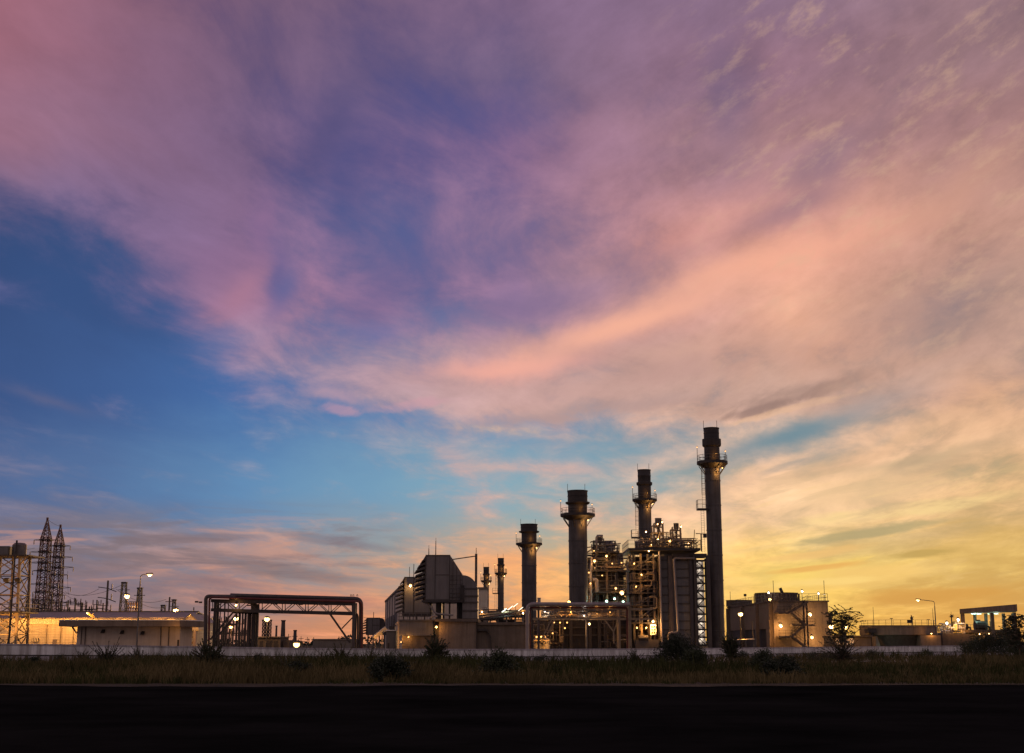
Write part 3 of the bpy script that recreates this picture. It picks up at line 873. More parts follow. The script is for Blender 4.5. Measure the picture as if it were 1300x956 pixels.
def street_lamp(px0, pxt, topy, D, pxh, pyh, label, mirror=False):
    x = X((px0+pxt)/2,D); H = zt(topy,D); hx = pt(pxh,pyh,D).x - (pt(pxt,topy,D).x - x); hz = zt(pyh,D)
    t = Thing('street_lamp', label, 'street lamp', (x,D,0))
    t.part('base', MB().lathe(x,D,[(.28,0),(.28,.15),(.16,.2),(.15,1.2),(.11,1.25)],10), M['steel'])
    t.part('pole', MB().tube((x,D,.2),(x,D,H-.8),.13,10,.08), M['steel'], smooth=True)
    t.part('arm', MB().pipe([(x,D,H-.82),(x,D,H),(hx,D,hz)],.055,8,.8), M['steel'], smooth=True)
    s = 1 if hx>x else -1
    h = t.part('lamp_head', MB().hexa([(hx-.05*s,D-.14,hz-.02),(hx+.85*s,D-.17,hz-.02),(hx+.85*s,D+.17,hz-.02),(hx-.05*s,D+.14,hz-.02)][::s],[(hx-.05*s,D-.1,hz+.14),(hx+.75*s,D-.1,hz+.2),(hx+.75*s,D+.1,hz+.2),(hx-.05*s,D+.1,hz+.14)][::s]), M['steel'])
    t.part('bulb', MB().lathe(hx+.42*s,D,[(.05,hz-.26),(.22,hz-.2),(.30,hz-.1),(.32,hz-.023)],12), M['bulb_star'], h, True)
    t.light((hx+.4*s,D,hz-.45), 260, LC['warm'], .15)
street_lamp(171.3, 176.3, 730, 176, 184, 729, 'tall curved street lamp, lit, standing in front of the plastered lodge')
# ------------------------------------------------------------------ left pipe bridge
D = 176
t = Thing('pipe_bridge', 'long steel pipe bridge with red and grey pipes crossing the gap left of the plant', 'pipe bridge', (X(360,D),D,0))
def q(px, py, d=0.0): return pt(px, py, D) + Vector((0, d, 0))
xL, xR = X(262,D), X(449,D)
zT0, zT1 = zt(762,D), zt(766.5,D)
def col(px, top, w, m, d=0, name='column'):
    x = X(px,D); return t.part(name, MB().beam((x,D+d,0),(x,D+d,zt(top,D)),w), M[m])
# chords lie level in space but the bridge runs slightly away to the right
def chord(pxa, pya, pxb, pyb, w, h, m, d=0, name='chord'):
    return t.part(name, MB().beam(q(pxa,pya,d), q(pxb,pyb,d), w, h), M[m])
for dd in (0, 2.2):
    chord(268,762.5,449,766.2,.3,.42,'dark_steel',dd,'top_chord')
    chord(268,774.2,449,779,.3,.40,'dark_steel',dd,'bottom_chord')
    n = 6
    for i in range(n+1):
        w_ = MB(); f = i/n; xa_ = 270+(447-270)*f
        yt, yb = 762.5+3.7*f, 774.2+4.8*f
        w_.beam(q(xa_,yt,dd), q(xa_,yb,dd), .10)
        t.part('web_post', w_, M['dark_steel'])
        if i < n:
            f2 = (i+.5)/n; xm = 270+(447-270)*f2; f3 = (i+1)/n
            for xe_, ye_ in ((xa_+1,yb),(270+177*f3-1,774.2+4.8*f3)):
                t.part('web_brace', MB().beam(q(xm,762.5+3.7*f2,dd), q(xe_,ye_,dd), .09), M['dark_steel'])
            t.part('gusset_plate', MB().box(q(xm-2,0).x, q(xm+2,0).x, D+dd-.05, D+dd+.05, zt(764.8+3.7*f2,D), zt(762.6+3.7*f2,D)), M['dark_steel'])
col(448.5,765,.40,'pipe_dark'); col(448.2,765,.30,'dark_steel',2.2)
col(269.5,762,.40,'dark_steel',2.2); col(271.5,762,.36,'dark_steel')
# pipes: grey riser + red pipe left, grey main along the top, red bend right
t.part('grey_pipe', MB().pipe([(X(262.5,D),D-.5,0), q(262.5,757.2,-.5), q(300,757.6,-.5)], .25, 12, .45), M['pipe_dark'], smooth=True)
t.part('red_pipe', MB().pipe([(X(267.8,D),D-.9,0), q(267.8,758.5,-.9), q(452,764.4,-.9)], .13, 10, .5), M['red_pipe'], smooth=True)
t.part('main_pipe', MB().pipe([q(291,755.6,.8), q(457.6,760.2,.8), (X(457.6,D),D+.8,0)], .28, 14, .8), M['pipe_dark'], smooth=True)
t.part('red_pipe', MB().pipe([q(291,759.6,.1), q(459.6,763.3,.1), (X(459.6,D),D+.1,0)], .14, 10, .8), M['red_pipe'], smooth=True)
t.part('lower_pipe', MB().pipe([q(330,775,1.0), q(453.2,777.8,1.0), (X(453.4,D),D+1.0,0)], .13, 10, .6), M['pipe_dark'], smooth=True)
for a,b in (((267,812),(297,776)),((273,812),(303,776))): t.part('knee_brace', MB().beam(q(*a), q(*b), .20), M['dark_steel'])
t.part('knee_brace', MB().beam(q(419,779.5), q(444.5,816), .24), M['dark_steel'])
t.part('knee_strut', MB().beam(q(434,798,0), q(447.5,784,0), .15), M['dark_steel'])
# main post and the nest of hanging risers behind it
D2 = D+3
t.part('centre_post', MB().box(X(319,D2),X(323.5,D2),D2-.4,D2+.4,0,zt(762,D2)).box(X(324.5,D2),X(327,D2),D2-.3,D2+.3,0,zt(776,D2)), M['dark_steel'])
t.part('valve_box', MB().box(X(318,D2),X(328,D2),D2-.7,D2-.41,zt(774,D2),zt(767,D2)).box(X(313,D2),X(318,D2),D2-.7,D2-.4,zt(769.5,D2),zt(768,D2)), M['dark_steel'])
t.part('riser_header', MB().tube((X(294,D2),D2,zt(776,D2)),(X(327,D2),D2,zt(777,D2)),.3,10), M['pipe_dark'], smooth=True)
for px_, r_ in ((299,.10),(303,.16),(306.8,.12),(310.5,.16),(314.5,.2),(317,.12)):
    t.part('riser_pipe', MB().tube((X(px_,D2),D2,0),(X(px_,D2),D2,zt(776.6,D2)),r_,8), M['pipe_dark'], smooth=True)
for px_,r_ in ((276,.07),(281.5,.1),(286,.07)):
    t.part('slim_column', MB().tube((X(px_,D2),D2+1,0),(X(px_,D2),D2+1,zt(763,D2)),r_,6), M['dark_steel'])
fx = MB()
for px_ in (444,447,452): fx.pipe([q(px_,757,.8), q(px_,754.6,.8), q(px_+1.4,754.6,.8), q(px_+1.4,757,.8)],.035,6,.1)
t.part('pipe_clamp', fx, M['dark_steel'])
t.lamp(q(300.5,768.5,-.3), .2, 60, 'warm')
t.part('beam_fixture', MB().box(q(374,0).x,q(378,0).x,D-.5,D-.22,zt(779,D),zt(776,D)), M['dark_steel'])
flood(298.5, 785.2, 230, 'star-bright floodlight seen under the left half of the pipe bridge among risers', 600, .44)
flood(338, 786, 232, 'star-bright floodlight right of the thick centre post under the pipe bridge', 600, .46)
flood(292.5, 796, 236, 'smaller dim floodlight low beneath the left end of the pipe bridge', 300, .32, kind='amber')
flood(376.5, 818.2, 172, 'low yellow floodlight glaring just above the boundary wall under the bridge', 220, .42)
# switchyard seen through the bridge
gantry(268, 300, 262, 783, 8, 'cluttered switchyard gantry seen through the left bay of the pipe bridge', 11)
gantry(276, 314, 285, 797, 9, 'lower switchyard gantry behind the risers of the pipe bridge', 12)
for px_, lb in ((334,'left'),(338,'middle'),(342,'right')):
    x_ = X(px_,262); H_ = zt(788,262)
    tt = Thing('lattice_post', lb+' one of three slim lattice posts under the floodlight right of the centre post', 'post', (x_,262,0), 'slim lattice posts under the bridge')
    tt.part('frame', MB().lattice((x_,262,0),.5,.5,0,H_,9,.09), M['dark_steel'])
    tt.part('cap', MB().box(x_-.35,x_+.35,261.65,262.35,H_,H_+.2), M['dark_steel'])
D=235
t = Thing('pump_house', 'small dark flat-roofed block with openings right of the centre post under the bridge', 'building', (X(342,D),D,0))
t.part('wall', MB().box(X(327,D),X(356,D),D,D+8,0,zt(809.5,D)), M['concrete_dark'])
t.part('roof', MB().box(X(326,D),X(357,D),D-.4,D+8.4,zt(809.4,D),zt(808,D)), M['concrete'])
for a_,b_ in ((330,334),(338,345),(348,353)): t.part('opening', MB().box(X(a_,D),X(b_,D),D-.05,D-.003,0,zt(813.5,D)), M['dark_steel'])
t.part('side_shed', MB().box(X(357.5,D),X(366,D),D+1,D+7,0,zt(812.5,D)), M['concrete_dark'])
for px_, ty, d_, r_, lb in ((358.8,789,300,.42,'dark tapering chimney rising behind the small flat-roofed block under the bridge'),(374.2,801.5,300,.34,'shorter thin chimney right of the dark tapering one under the bridge'),(350.3,796,300,.2,'thinnest pale pole just left of the dark tapering chimney')):
    x_=X(px_,d_); H_=zt(ty,d_)
    tt=Thing('chimney', lb, 'chimney', (x_,d_,0)); tt.part('shaft', MB().tube((x_,d_,0),(x_,d_,H_),r_*1.5,12,r_), M['pipe_dark'], smooth=True)
    tt.part('rim', MB().lathe(x_,d_,[(r_*1.0,H_+.003),(r_*1.25,H_+.05),(r_*1.25,H_+.3),(r_*.9,H_+.31)],12), M['stack_cap'])
D=250
t = Thing('low_warehouse', 'low grey flat warehouse under the right half of the pipe bridge', 'building', (X(420,D),D,0))
t.part('wall', MB().box(X(397,D),X(446,D),D,D+14,0,zt(812.3,D)), M['cladding_plain']); t.part('roof', MB().box(X(396.5,D),X(446.5,D),D-.3,D+14.3,zt(812.2,D),zt(811,D)), M['roof_sheet'])
# far edge of town
r = random.Random(21)
for i in range(9):
    px_ = 366+i*4.0; D=620+r.uniform(-60,90); x=X(px_,D); h=r.uniform(.5,1)
    if i%2==0:
        tt=Thing('antenna_mast', ['first thin mast from the left','second thin mast from the left','third thin mast from the left','fourth thin mast from the left','fifth thin mast from the left'][i//2]+' on the far skyline beneath the pipe bridge', 'mast', (x,D,0), 'thin masts on the far skyline')
        H=zt(815-12*h,D); tt.part('pole', MB().tube((x,D,0),(x,D,H),.22,6,.12), M['dark_steel']); tt.part('crossarm', MB().beam((x-1.2,D,H-1.2),(x+1.2,D,H-1.2),.25), M['dark_steel'])

# ------------------------------------------------------------------ inlet filter houses
def filter_house(label, D, pxl, pxr, topy, boty, pxb, dback, nfin, group, duct=None, legsz=True):
    xl, xr = X(pxl,D), X(pxr,D); z0, z1 = zt(boty,D), zt(topy,D)
    xb = X(pxb, D+dback)                   # back-left corner of the louvred side
    t = Thing('filter_house', label, 'air intake', ((xl+xr)/2,D,0), group)
    H = z1-z0; ch = H*.22
    # hull: bevelled at the top of the louvred side
    xb_top = xl + (xb-xl)*.12
    hull = MB().hexa([(xl,D,z0),(xr,D,z0),(xr,D+dback,z0),(xb,D+dback,z0)],[(xl,D,z1),(xr,D,z1),(xr,D+dback,z1),(xl+(xb-xl)*.95,D+dback,z1)])
    t.part('hull', hull, M['cladding'])
    tr = MB(); e=.05
    for a in (.0, .38, .97): tr.box(xl+(xr-xl)*a, xl+(xr-xl)*a+.13, D-e, D-.003, z0, z1)
    tr.box(xl+(xr-xl)*.38+.14, xr-.14, D-e, D-.003, z0+H*.55, z0+H*.55+.14)
    tr.box(xl-.02,xr+.05,D-e*1.5,D-e-.003,z0-.06,z0+.14); tr.box(xl-.02,xr+.05,D-e*1.5,D-e-.003,z1-.1,z1+.08)
    t.part('panel_trim', tr, M['louver'])
    dx_, dy_ = (xb-xl), dback; L_ = math.hypot(dx_,dy_); nx, ny = -dy_/L_, dx_/L_
    out = 1.5
    for i in range(nfin):
        za = z0 + H*.02 + (H*.94)*i/nfin; zb = za + H*.94/nfin*1.02
        o_ = out*(1 if i < nfin-2 else (.72 if i==nfin-2 else .4))
        A0=(xl+nx*.02,D+.15); B0=(xb+nx*.02,D+dback-.1)
        A1=(A0[0]+nx*o_,A0[1]+ny*o_); B1=(B0[0]+nx*o_,B0[1]+ny*o_)
        zo = za - H*.01
        fin = MB().hexa([(A1[0],A1[1],zo),(A0[0],A0[1],zb-.42),(B0[0],B0[1],zb-.42),(B1[0],B1[1],zo)],[(A1[0],A1[1],zo+.22),(A0[0],A0[1],zb),(B0[0],B0[1],zb),(B1[0],B1[1],zo+.22)])
        t.part('louver_hood', fin, M['louver'])
    t.part('louver_screen', MB().hexa([(xl-.06,D+.1,z0+.1),(xl-.003,D+.1,z0+.1),(xb-.003,D+dback-.2,z0+.1),(xb-.06,D+dback-.2,z0+.1)],[(xl-.06,D+.1,z1-.1),(xl-.003,D+.1,z1-.1),(xb-.003,D+dback-.2,z1-.1),(xb-.06,D+dback-.2,z1-.1)]), M['stack_cap'])
    return t, xl, xr, z0, z1, xb
D = 215
t, xl, xr, z0, z1, xb = filter_house('large grey louvred intake house on struts, nearest and highest of the three', D, 539, 570.4, 705, 761.8, 536.5, 9, 9, 'louvred intake houses')
# transition duct and round elbow on its right
xd = X(586.5,D); zdt = zt(729.5,D)
t.part('transition_duct', MB().hexa([(xr+.003,D,z0),(xd,D+.6,z0),(xd,D+8,z0),(xr+.003,D+9,z0)],[(xr+.003,D,z1),(xd,D+.6,zdt),(xd,D+8,zdt),(xr+.003,D+9,z1)]), M['cladding_plain'])
cg = MB()
for f in (.25,.55,.85):
    xx = xr+(xd-xr)*f; zz_ = z1+(zdt-z1)*f; cg.beam((xx,D-.2,z0),(xx,D-.2,zz_-.2),.09)
for k in range(6): z_ = z0+.4+k*(zdt-z0)*.17; cg.beam((xr,D-.2,z_),(xd,D-.2,z_),.08)
t.part('access_ladder', cg, M['dark_steel'])
xe = X(606,D); ze_ = zt(785,D)
prof = [(xd+.003,ze_),(xe,ze_),(xe,zt(750,D))]
for k in range(1,9):
    a = math.pi/2*k/8; prof.append((xd+(xe-xd)*math.cos(a), zt(750,D)+(zdt-.05-zt(750,D))*math.sin(a)))
prof[-1] = (xd+.003, prof[-1][1])
t.part('elbow_duct', MB().extr(prof, D+.5, D+7.5), M['cladding_plain'])
rb = MB()
for py_ in (747,756.5,764.5,775): rb.box(xd-.05, xe+.12, D+.32, D+.498, zt(py_,D)-.1, zt(py_,D)+.1)
t.part('duct_rib', rb, M['louver'])
t.part('duct_flange', MB().box(xd-.25,xd+.3,D+.2,D+.497,z0-.2,zt(743,D)), M['dark_steel'])
zf = zt(786.5,D)
for px_ in (545,553,562,570,580): t.part('strut', MB().beam((X(px_,D),D+1.2+(px_%3),zf),(X(px_,D),D+1.2+(px_%3),z0),.28), M['dark_steel'])
t.part('strut', MB().beam((X(556,D),D+1,zf+.2),(X(541,D),D+1,z0+.1),.22), M['dark_steel'])
t.part('plenum', MB().box(X(553,D),X(559,D),D+2,D+6,zf,z0-.003), M['dark_steel'])
t.part('plenum', MB().box(X(580,D),X(586,D),D+2.6,D+7,zf,z0-.003), M['dark_steel'])
t.part('under_pipe', MB().pipe([(X(541,D),D+.8,z0-.4),(X(547,D),D+.6,zt(771,D)),(X(552,D),D+.6,zt(779,D)),(X(575,D),D+.6,zt(781,D))],.16,8,.7), M['pipe_grey'], smooth=True)
t.part('floor_beam', MB().box(X(535,D),X(587,D),D-.2,D+8,z0-.35,z0-.063), M['dark_steel'])
t.part('railing', MB().rail([(X(570,D),D-.5,z0-.06),(X(590,D),D-.5,z0-.06)],1.1,1.0,.03), M['dark_steel'])
for px_,ty in ((551,681.5),(542,691)): t.part('antenna', MB().tube((X(px_,D),D+2,z1),(X(px_,D),D+2,zt(ty+4,D)),.09,6,.06).tube((X(px_,D),D+2,zt(ty+4,D)),(X(px_,D),D+2,zt(ty,D)),.03,5), M['dark_steel'])
pm = t.part('davit_post', MB().tube((X(603.5,D),D+2,zt(744,D)),(X(603.5,D),D+2,zt(702,D)),.20,8).tube((X(603.5,D),D+2,zt(702,D)),(X(603.5,D),D+2,zt(694.5,D)),.06,6), M['pipe_dark'])
t.part('davit_arm', MB().beam((X(571.5,D),D+2,zt(709.5,D)),(X(602.5,D),D+2,zt(705,D)),.16), M['pipe_dark'], pm)
D = 262
t, xl, xr, z0, z1, xb = filter_house('grey louvred intake house lower behind the largest one, with a glowing lamp', D, 512, 545, 732.8, 778.5, 510.5, 9, 8, 'louvred intake houses')
zf = zt(787,D)
for px_ in (511,519,528,538): t.part('strut', MB().beam((X(px_,D),D+1.5,0),(X(px_,D),D+1.5,z0),.26), M['dark_steel'])
t.part('floor_beam', MB().box(X(510,D),X(546,D),D-.2,D+9,z0-.5,z0-.063), M['dark_steel'])
t.part('railing', MB().rail([(X(505,D),D-1,zf),(X(550,D),D-1,zf)],1.2,1.1,.04), M['steel'])
t.part('antenna', MB().tube((X(517.5,D),D+2,z1),(X(517.5,D),D+2,zt(719,D)),.06,6), M['dark_steel'])
t.lamp((X(520.5,D),D-.8,zt(743.6,D)), .36, 260, 'warm', off=(0,-.5,-.3))
D = 330
t, xl, xr, z0, z1, xb = filter_house('small far louvred intake house on legs between the pipe bridge and the turbine hall', D, 465.5, 482, 784.5, 806, 464.5, 6, 6, 'louvred intake houses')
t.part('side_bevel', MB().hexa([(xr+.003,D,z0),(X(488.5,D),D+1,z0),(X(488.5,D),D+5,z0),(xr+.003,D+6,z0)],[(xr+.003,D,z1),(xr+.6,D+1,z1-.3),(xr+.6,D+5,z1-.3),(xr+.003,D+6,z1)]), M['cladding_plain'])
for px_ in (466.5,473,481,487): t.part('strut', MB().beam((X(px_,D),D+1,0),(X(px_,D),D+1,z0),.3), M['steel'])
t.part('antenna', MB().tube((X(473,D),D+1,z1),(X(473,D),D+1,zt(777,D)),.08,5), M['dark_steel'])
# thin mast before the second intake house
D=206; x=X(524,D)
t=Thing('mast_pole','thin tall dark pole rising in front of the lower louvred intake house','pole',(x,D,0))
t.part('pole', MB().tube((x,D,0),(x,D,zt(716,D)),.09,8,.05), M['dark_steel']); t.part('base', MB().lathe(x,D,[(.25,0),(.25,.2),(.1,.25),(.1,.4)],8), M['steel'])

# ------------------------------------------------------------------ turbine hall and front blocks
D=300
t=Thing('turbine_hall','big pale turbine hall with a long receding side behind the louvred intake houses','building',(X(540,D),D,0))
hx0, hx1 = X(506,D), X(619,D); hz = zt(745.5,D); fx0, fD = X(488.3,396), 396
t.part('wall', MB().prism([(hx0,D),(hx1,D),(X(611,fD),fD),(fx0,fD)],0,hz-.5), M['plaster'])
t.part('parapet', MB().prism([(hx0-.25,D-.25),(hx1+.25,D-.25),(X(611.5,fD),fD+.2),(fx0-.25,fD+.2)],hz-.497,hz), M['concrete'])
for i in range(5):
    f0=.12+.17*i; f1=f0+.09
    a=(hx0+(fx0-hx0)*f0-.06, D+(fD-D)*f0); b=(hx0+(fx0-hx0)*f1-.06, D+(fD-D)*f1)
    t.part('window', MB().hexa([(a[0]-.05,a[1],hz*.42),(a[0]+.04,a[1],hz*.42),(b[0]+.04,b[1],hz*.42),(b[0]-.05,b[1],hz*.42)],[(a[0]-.05,a[1],hz*.62),(a[0]+.04,a[1],hz*.62),(b[0]+.04,b[1],hz*.62),(b[0]-.05,b[1],hz*.62)]), M['louver'])
    t.part('downpipe', MB().tube((a[0]-.2,a[1]-3,0),(a[0]-.2,a[1]-3,hz-.5),.12,6), M['cladding_plain'])
D=205
t=Thing('machine_enclosure','grey metal enclosure with open base below the lower louvred intake house','building',(X(530,D),D,0))
t.part('upper_wall', MB().box(X(506.5,D),X(550,D),D,D+12,zt(807,D),zt(788,D)), M['cladding'])
t.part('lower_wall', MB().box(X(510,D),X(550,D),D+.4,D+11.6,0,zt(807,D)-.003), M['concrete_dark'])
t.part('roof_edge', MB().box(X(505,D),X(551,D),D-.3,D+12.3,zt(787.95,D),zt(786.5,D)), M['steel'])
t.part('corner_post', MB().box(X(503,D),X(506,D),D+2,D+2.6,0,zt(787,D)), M['plaster'])
t.part('edge_slope', MB().beam((X(501,D),D+1.5,zt(793,D)),(X(507,D),D+1.5,zt(786.7,D)),.3), M['plaster'])
t.part('railing', MB().rail([(X(506,D),D+.3,zt(786.5,D)),(X(549,D),D+.3,zt(786.5,D))],1.0,1.2,.03), M['dark_steel'])
t.part('notice_panel', MB().box(X(529,D),X(541,D),D-.05,D-.003,zt(798,D),zt(791,D)), M['cladding_plain'])
t.lamp((X(518.5,D),D+.1,zt(808.7,D)), .13, 60, 'amber', off=(0,-.4,-.2))
t.lamp((X(509,D),D+.3,zt(815,D)), .12, 130, 'amber', off=(-.4,-.5,.4))
D=203.5
t=Thing('machine_block','plain tan concrete block with flat roof slab left of the small pipe bridge','building',(X(580,D),D,0))
t.part('wall', MB().box(X(557,D),X(604.5,D),D,D+13,0,zt(789.4,D)), M['concrete'])
t.part('roof_slab', MB().box(X(551.5,D),X(607,D),D-.5,D+13.4,zt(789.3,D),zt(785.6,D)), M['concrete_dark'])
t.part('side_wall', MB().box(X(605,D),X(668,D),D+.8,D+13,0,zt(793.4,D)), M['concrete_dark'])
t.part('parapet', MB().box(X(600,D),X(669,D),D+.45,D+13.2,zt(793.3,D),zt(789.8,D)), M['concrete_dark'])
t.part('dark_recess', MB().box(X(551.8,D),X(556.5,D),D+.8,D+3,0,zt(789.4,D)-.01), M['dark_steel'])
hd=t.part('door_hood', MB().box(X(606.5,D),X(619,D),D+.2,D+.797,zt(801,D),zt(798.3,D)), M['dark_steel'])
t.part('downpipe', MB().pipe([(X(617,D),D+.6,zt(800,D)),(X(622,D),D+.6,zt(806,D)),(X(624,D),D+.6,0)],.09,8,.4), M['dark_steel'])
t.part('downpipe', MB().tube((X(604.8,D),D-.1,0),(X(604.8,D),D-.1,zt(790,D)),.07,8), M['dark_steel'])
t.part('roof_debris_pipe', MB().pipe([(X(545,D),D-.2,zt(785,D)),(X(549,D),D-.3,zt(781.8,D)),(X(555,D),D-.3,zt(783,D))],.14,8), M['pipe_grey'])
t.lamp((X(554,D),D-.4,zt(796,D)), .22, 120, 'amber', off=(0,-.5,-.2))
D=214
t=Thing('meter_cabin','small white cabin beside the lit sloping duct at the left of the enclosure','cabin',(X(495.5,D),D,0))
t.part('wall', MB().box(X(490,D),X(502.5,D),D,D+4,0,zt(801,D)), M['cladding_plain']); t.part('roof', MB().box(X(489.3,D),X(503,D),D-.3,D+4.3,zt(800.9,D),zt(799.8,D)), M['white_panel'])
t.part('roof_vent', MB().box(X(493,D),X(500,D),D+1,D+2.4,zt(799.7,D),zt(795,D)), M['dark_steel']); t.part('door', MB().box(X(492,D),X(494.5,D),D-.05,D-.003,0,2.1), M['louver'])
D=222
t=Thing('sloping_duct','lit yellow sloping duct climbing towards the turbine hall left of the white cabin','duct',(X(480,D),D,0))
t.part('duct', MB().beam((X(474,D),D,zt(810,D)),(X(489,D),D+1,zt(797.5,D)),.5,.6), M['cream_sheet'])
for px_,py_ in ((476.5,808),(485,801)): t.part('trestle', MB().beam((X(px_,D),D,0),(X(px_,D),D,zt(py_,D)-.2),.16), M['steel'])
t.light((X(480,D),D-2,zt(808,D)), 160, LC['amber'], .2)
# ------------------------------------------------------------------ chimneys
def stack(label, D, cx, capw, bodyw, ty, ring, plat, platw, by_=None, ladder=True, lampk=1.0, botpx=None, small=False, landing=None, n=28):
    """round exhaust stack: shaft, flared dark cap, collar, ring platform with rail, ladder, lamps, rods"""
    x = X(cx,D) if botpx is None else X(botpx,D)
    z = lambda py: zt(py,D)
    rc, rb, rp = px2m(capw,D)/2*1.05, px2m(bodyw,D)/2, px2m(platw,D)/2
    t = Thing('exhaust_stack', label, 'chimney', (x,D,0), 'exhaust stacks')
    H, zp0, zp1 = z(ty), z(plat[1]), z(plat[0])
    zr0, zr1 = z(ring[1]), z(ring[0])
    prof = [(rb*1.06,0)]
    k = 0; zz_ = 4.0
    while zz_ < zp0-1.5:
        prof += [(rb*1.0,zz_-.12),(rb*1.045,zz_-.10),(rb*1.045,zz_+.10),(rb*1.0,zz_+.12)]; zz_ += 4.2
    prof += [(rb,zp0-.02)]
    t.part('shaft', MB().lathe(x,D,prof,n), M['stack_steel'], smooth=True)
    t.part('neck', MB().lathe(x,D,[(rb*1.03,zp0),(rb*1.03,zr0)],n), M['stack_cap'], smooth=True)
    t.part('collar', MB().lathe(x,D,[(rb*1.03,zr0+.003),(rc*1.20,zr0+.2),(rc*1.23,zr0+.4),(rc*1.23,zr1-.1),(rc*1.02,zr1)],n), M['stack_cap'], smooth=True)
    t.part('cap', MB().lathe(x,D,[(rc,zr1+.003),(rc*1.0,zr1+(H-zr1)*.45),(rc*1.03,zr1+(H-zr1)*.47),(rc*1.03,zr1+(H-zr1)*.53),(rc,zr1+(H-zr1)*.55),(rc,H-.2),(rc*1.05,H-.15),(rc*1.05,H),(rc*.86,H),(rc*.86,H-.6)],n), M['stack_cap'], smooth=True)
    th = max(.4,(zp1-zp0)*.55)
    zd = zp0+th
    p = t.part('platform', MB().lathe(x,D,[(rb*1.03,zp0-th*.5),(rp*.80,zp0+th*.05),(rp*.97,zp0+th*.35),(rp,zp0+th*.45),(rp,zd),(rb*1.03,zd)],n), M['stack_cap'])
    pts = [(x+rp*.97*math.cos(2*math.pi*i/16), D+rp*.97*math.sin(2*math.pi*i/16), zd) for i in range(16)]
    t.part('railing', MB().rail(pts, max(1.0,zp1-zd), 3, .035, True, True), M['steel'], p)
    for i in range(8):
        br = MB()
        a = 2*math.pi*(i+.5)/8; c,s_ = math.cos(a), math.sin(a)
        br.beam((x+rp*.9*c,D+rp*.9*s_,zp0+.1),(x+rb*.98*c,D+rb*.98*s_,zp0-(rp-rb)*1.1),.12)
        t.part('bracket', br, M['stack_cap'], p)
    for s_ in (-1,.75):
        t.part('lightning_rod', MB().tube((x+s_*rc,D,H-.5),(x+s_*rc,D,H+1.3),.04,5), M['dark_steel'])
    rl = max(.14, px2m(1.6,D)/2)
    for (fx_,fz_,pw,dy_) in ((-.98,zd+2.4,0,-.15),(.80,zd+1.6,0,-.5),(.55,zp0-.5,90,-rb*1.1)):
        zq = fz_; xx = x+fx_*rp
        if fz_ > zd:
            t.part('lamp_post', MB().tube((xx,D+dy_*rp,zd),(xx,D+dy_*rp,zq),.05,5), M['steel'], p)
        t.lamp((xx,D+dy_*rp if fz_>zd else D+dy_-.25,zq), rl, pw*lampk, 'warm', off=(0,-.3,-.5))
    t.light((x+rb*.35,D-rb-.9,zd+.8), 60*lampk, LC['amber'], .1)
    if not small: t.light((x+rb*.75,D-rb-.6,zp0-1.2), 200*lampk, LC['amber'], .15)
    if ladder:
        xl = x-rb*1.0-.35
        zb = landing[0] if landing else 2
        t.part('ladder', MB().ladder((xl,D-.2,max(zb,1)),zp0+.2,.55,True,(-.5,-.85)), M['warm_steel'])
        if landing:
            for zl in landing:
                q_ = t.part('landing', MB().box(xl-1.2,x-rb*.8,D-1.2,D+.6,zl-.25,zl), M['stack_cap'])
                t.part('railing', MB().rail([(x-rb,D-1.2,zl),(xl-1.2,D-1.2,zl),(xl-1.2,D+.6,zl)],1.4,1.2,.04), M['steel'], q_)
                t.part('ladder', MB().ladder((xl-.3,D-.2,max(zl-7.5,0)),zl,.5,False), M['steel'])
    return t, x
stack('tallest dark stack with ringed platform, standing at the right edge of the boiler house', 226, 903, 19, 19.5, 543.5, (557,568), (581,592), 40, botpx=911, landing=[zt(646,226)])
stack('second tallest stack rising just behind the boiler house roof vents', 272, 817, 16, 16.5, 596.5, (612,617), (630,638), 32, botpx=822, landing=[zt(682,272)])
stack('thick stack with broad platform left of the middle boiler tower', 250, 732, 24.5, 24, 623, (637,641), (648,658), 45, botpx=735, landing=[zt(700,250)], ladder=False)
stack('middle-sized stack standing behind the left end of the small pipe bridge', 330, 671, 20.5, 19, 665.5, (674,677), (686,693.5), 34, botpx=672, lampk=1.5, ladder=False)
stack('taller of the two small far stacks right of the round elbow duct', 400, 635.7, 7.5, 7.8, 708.5, (716,719), (725,729.5), 16, small=True, landing=[zt(753,400)], lampk=1.5)
stack('shorter of the two small far stacks, farthest left of all six', 430, 617, 7, 7, 719.8, (728,731), (735,739), 14.5, small=True, ladder=False, lampk=1.5)

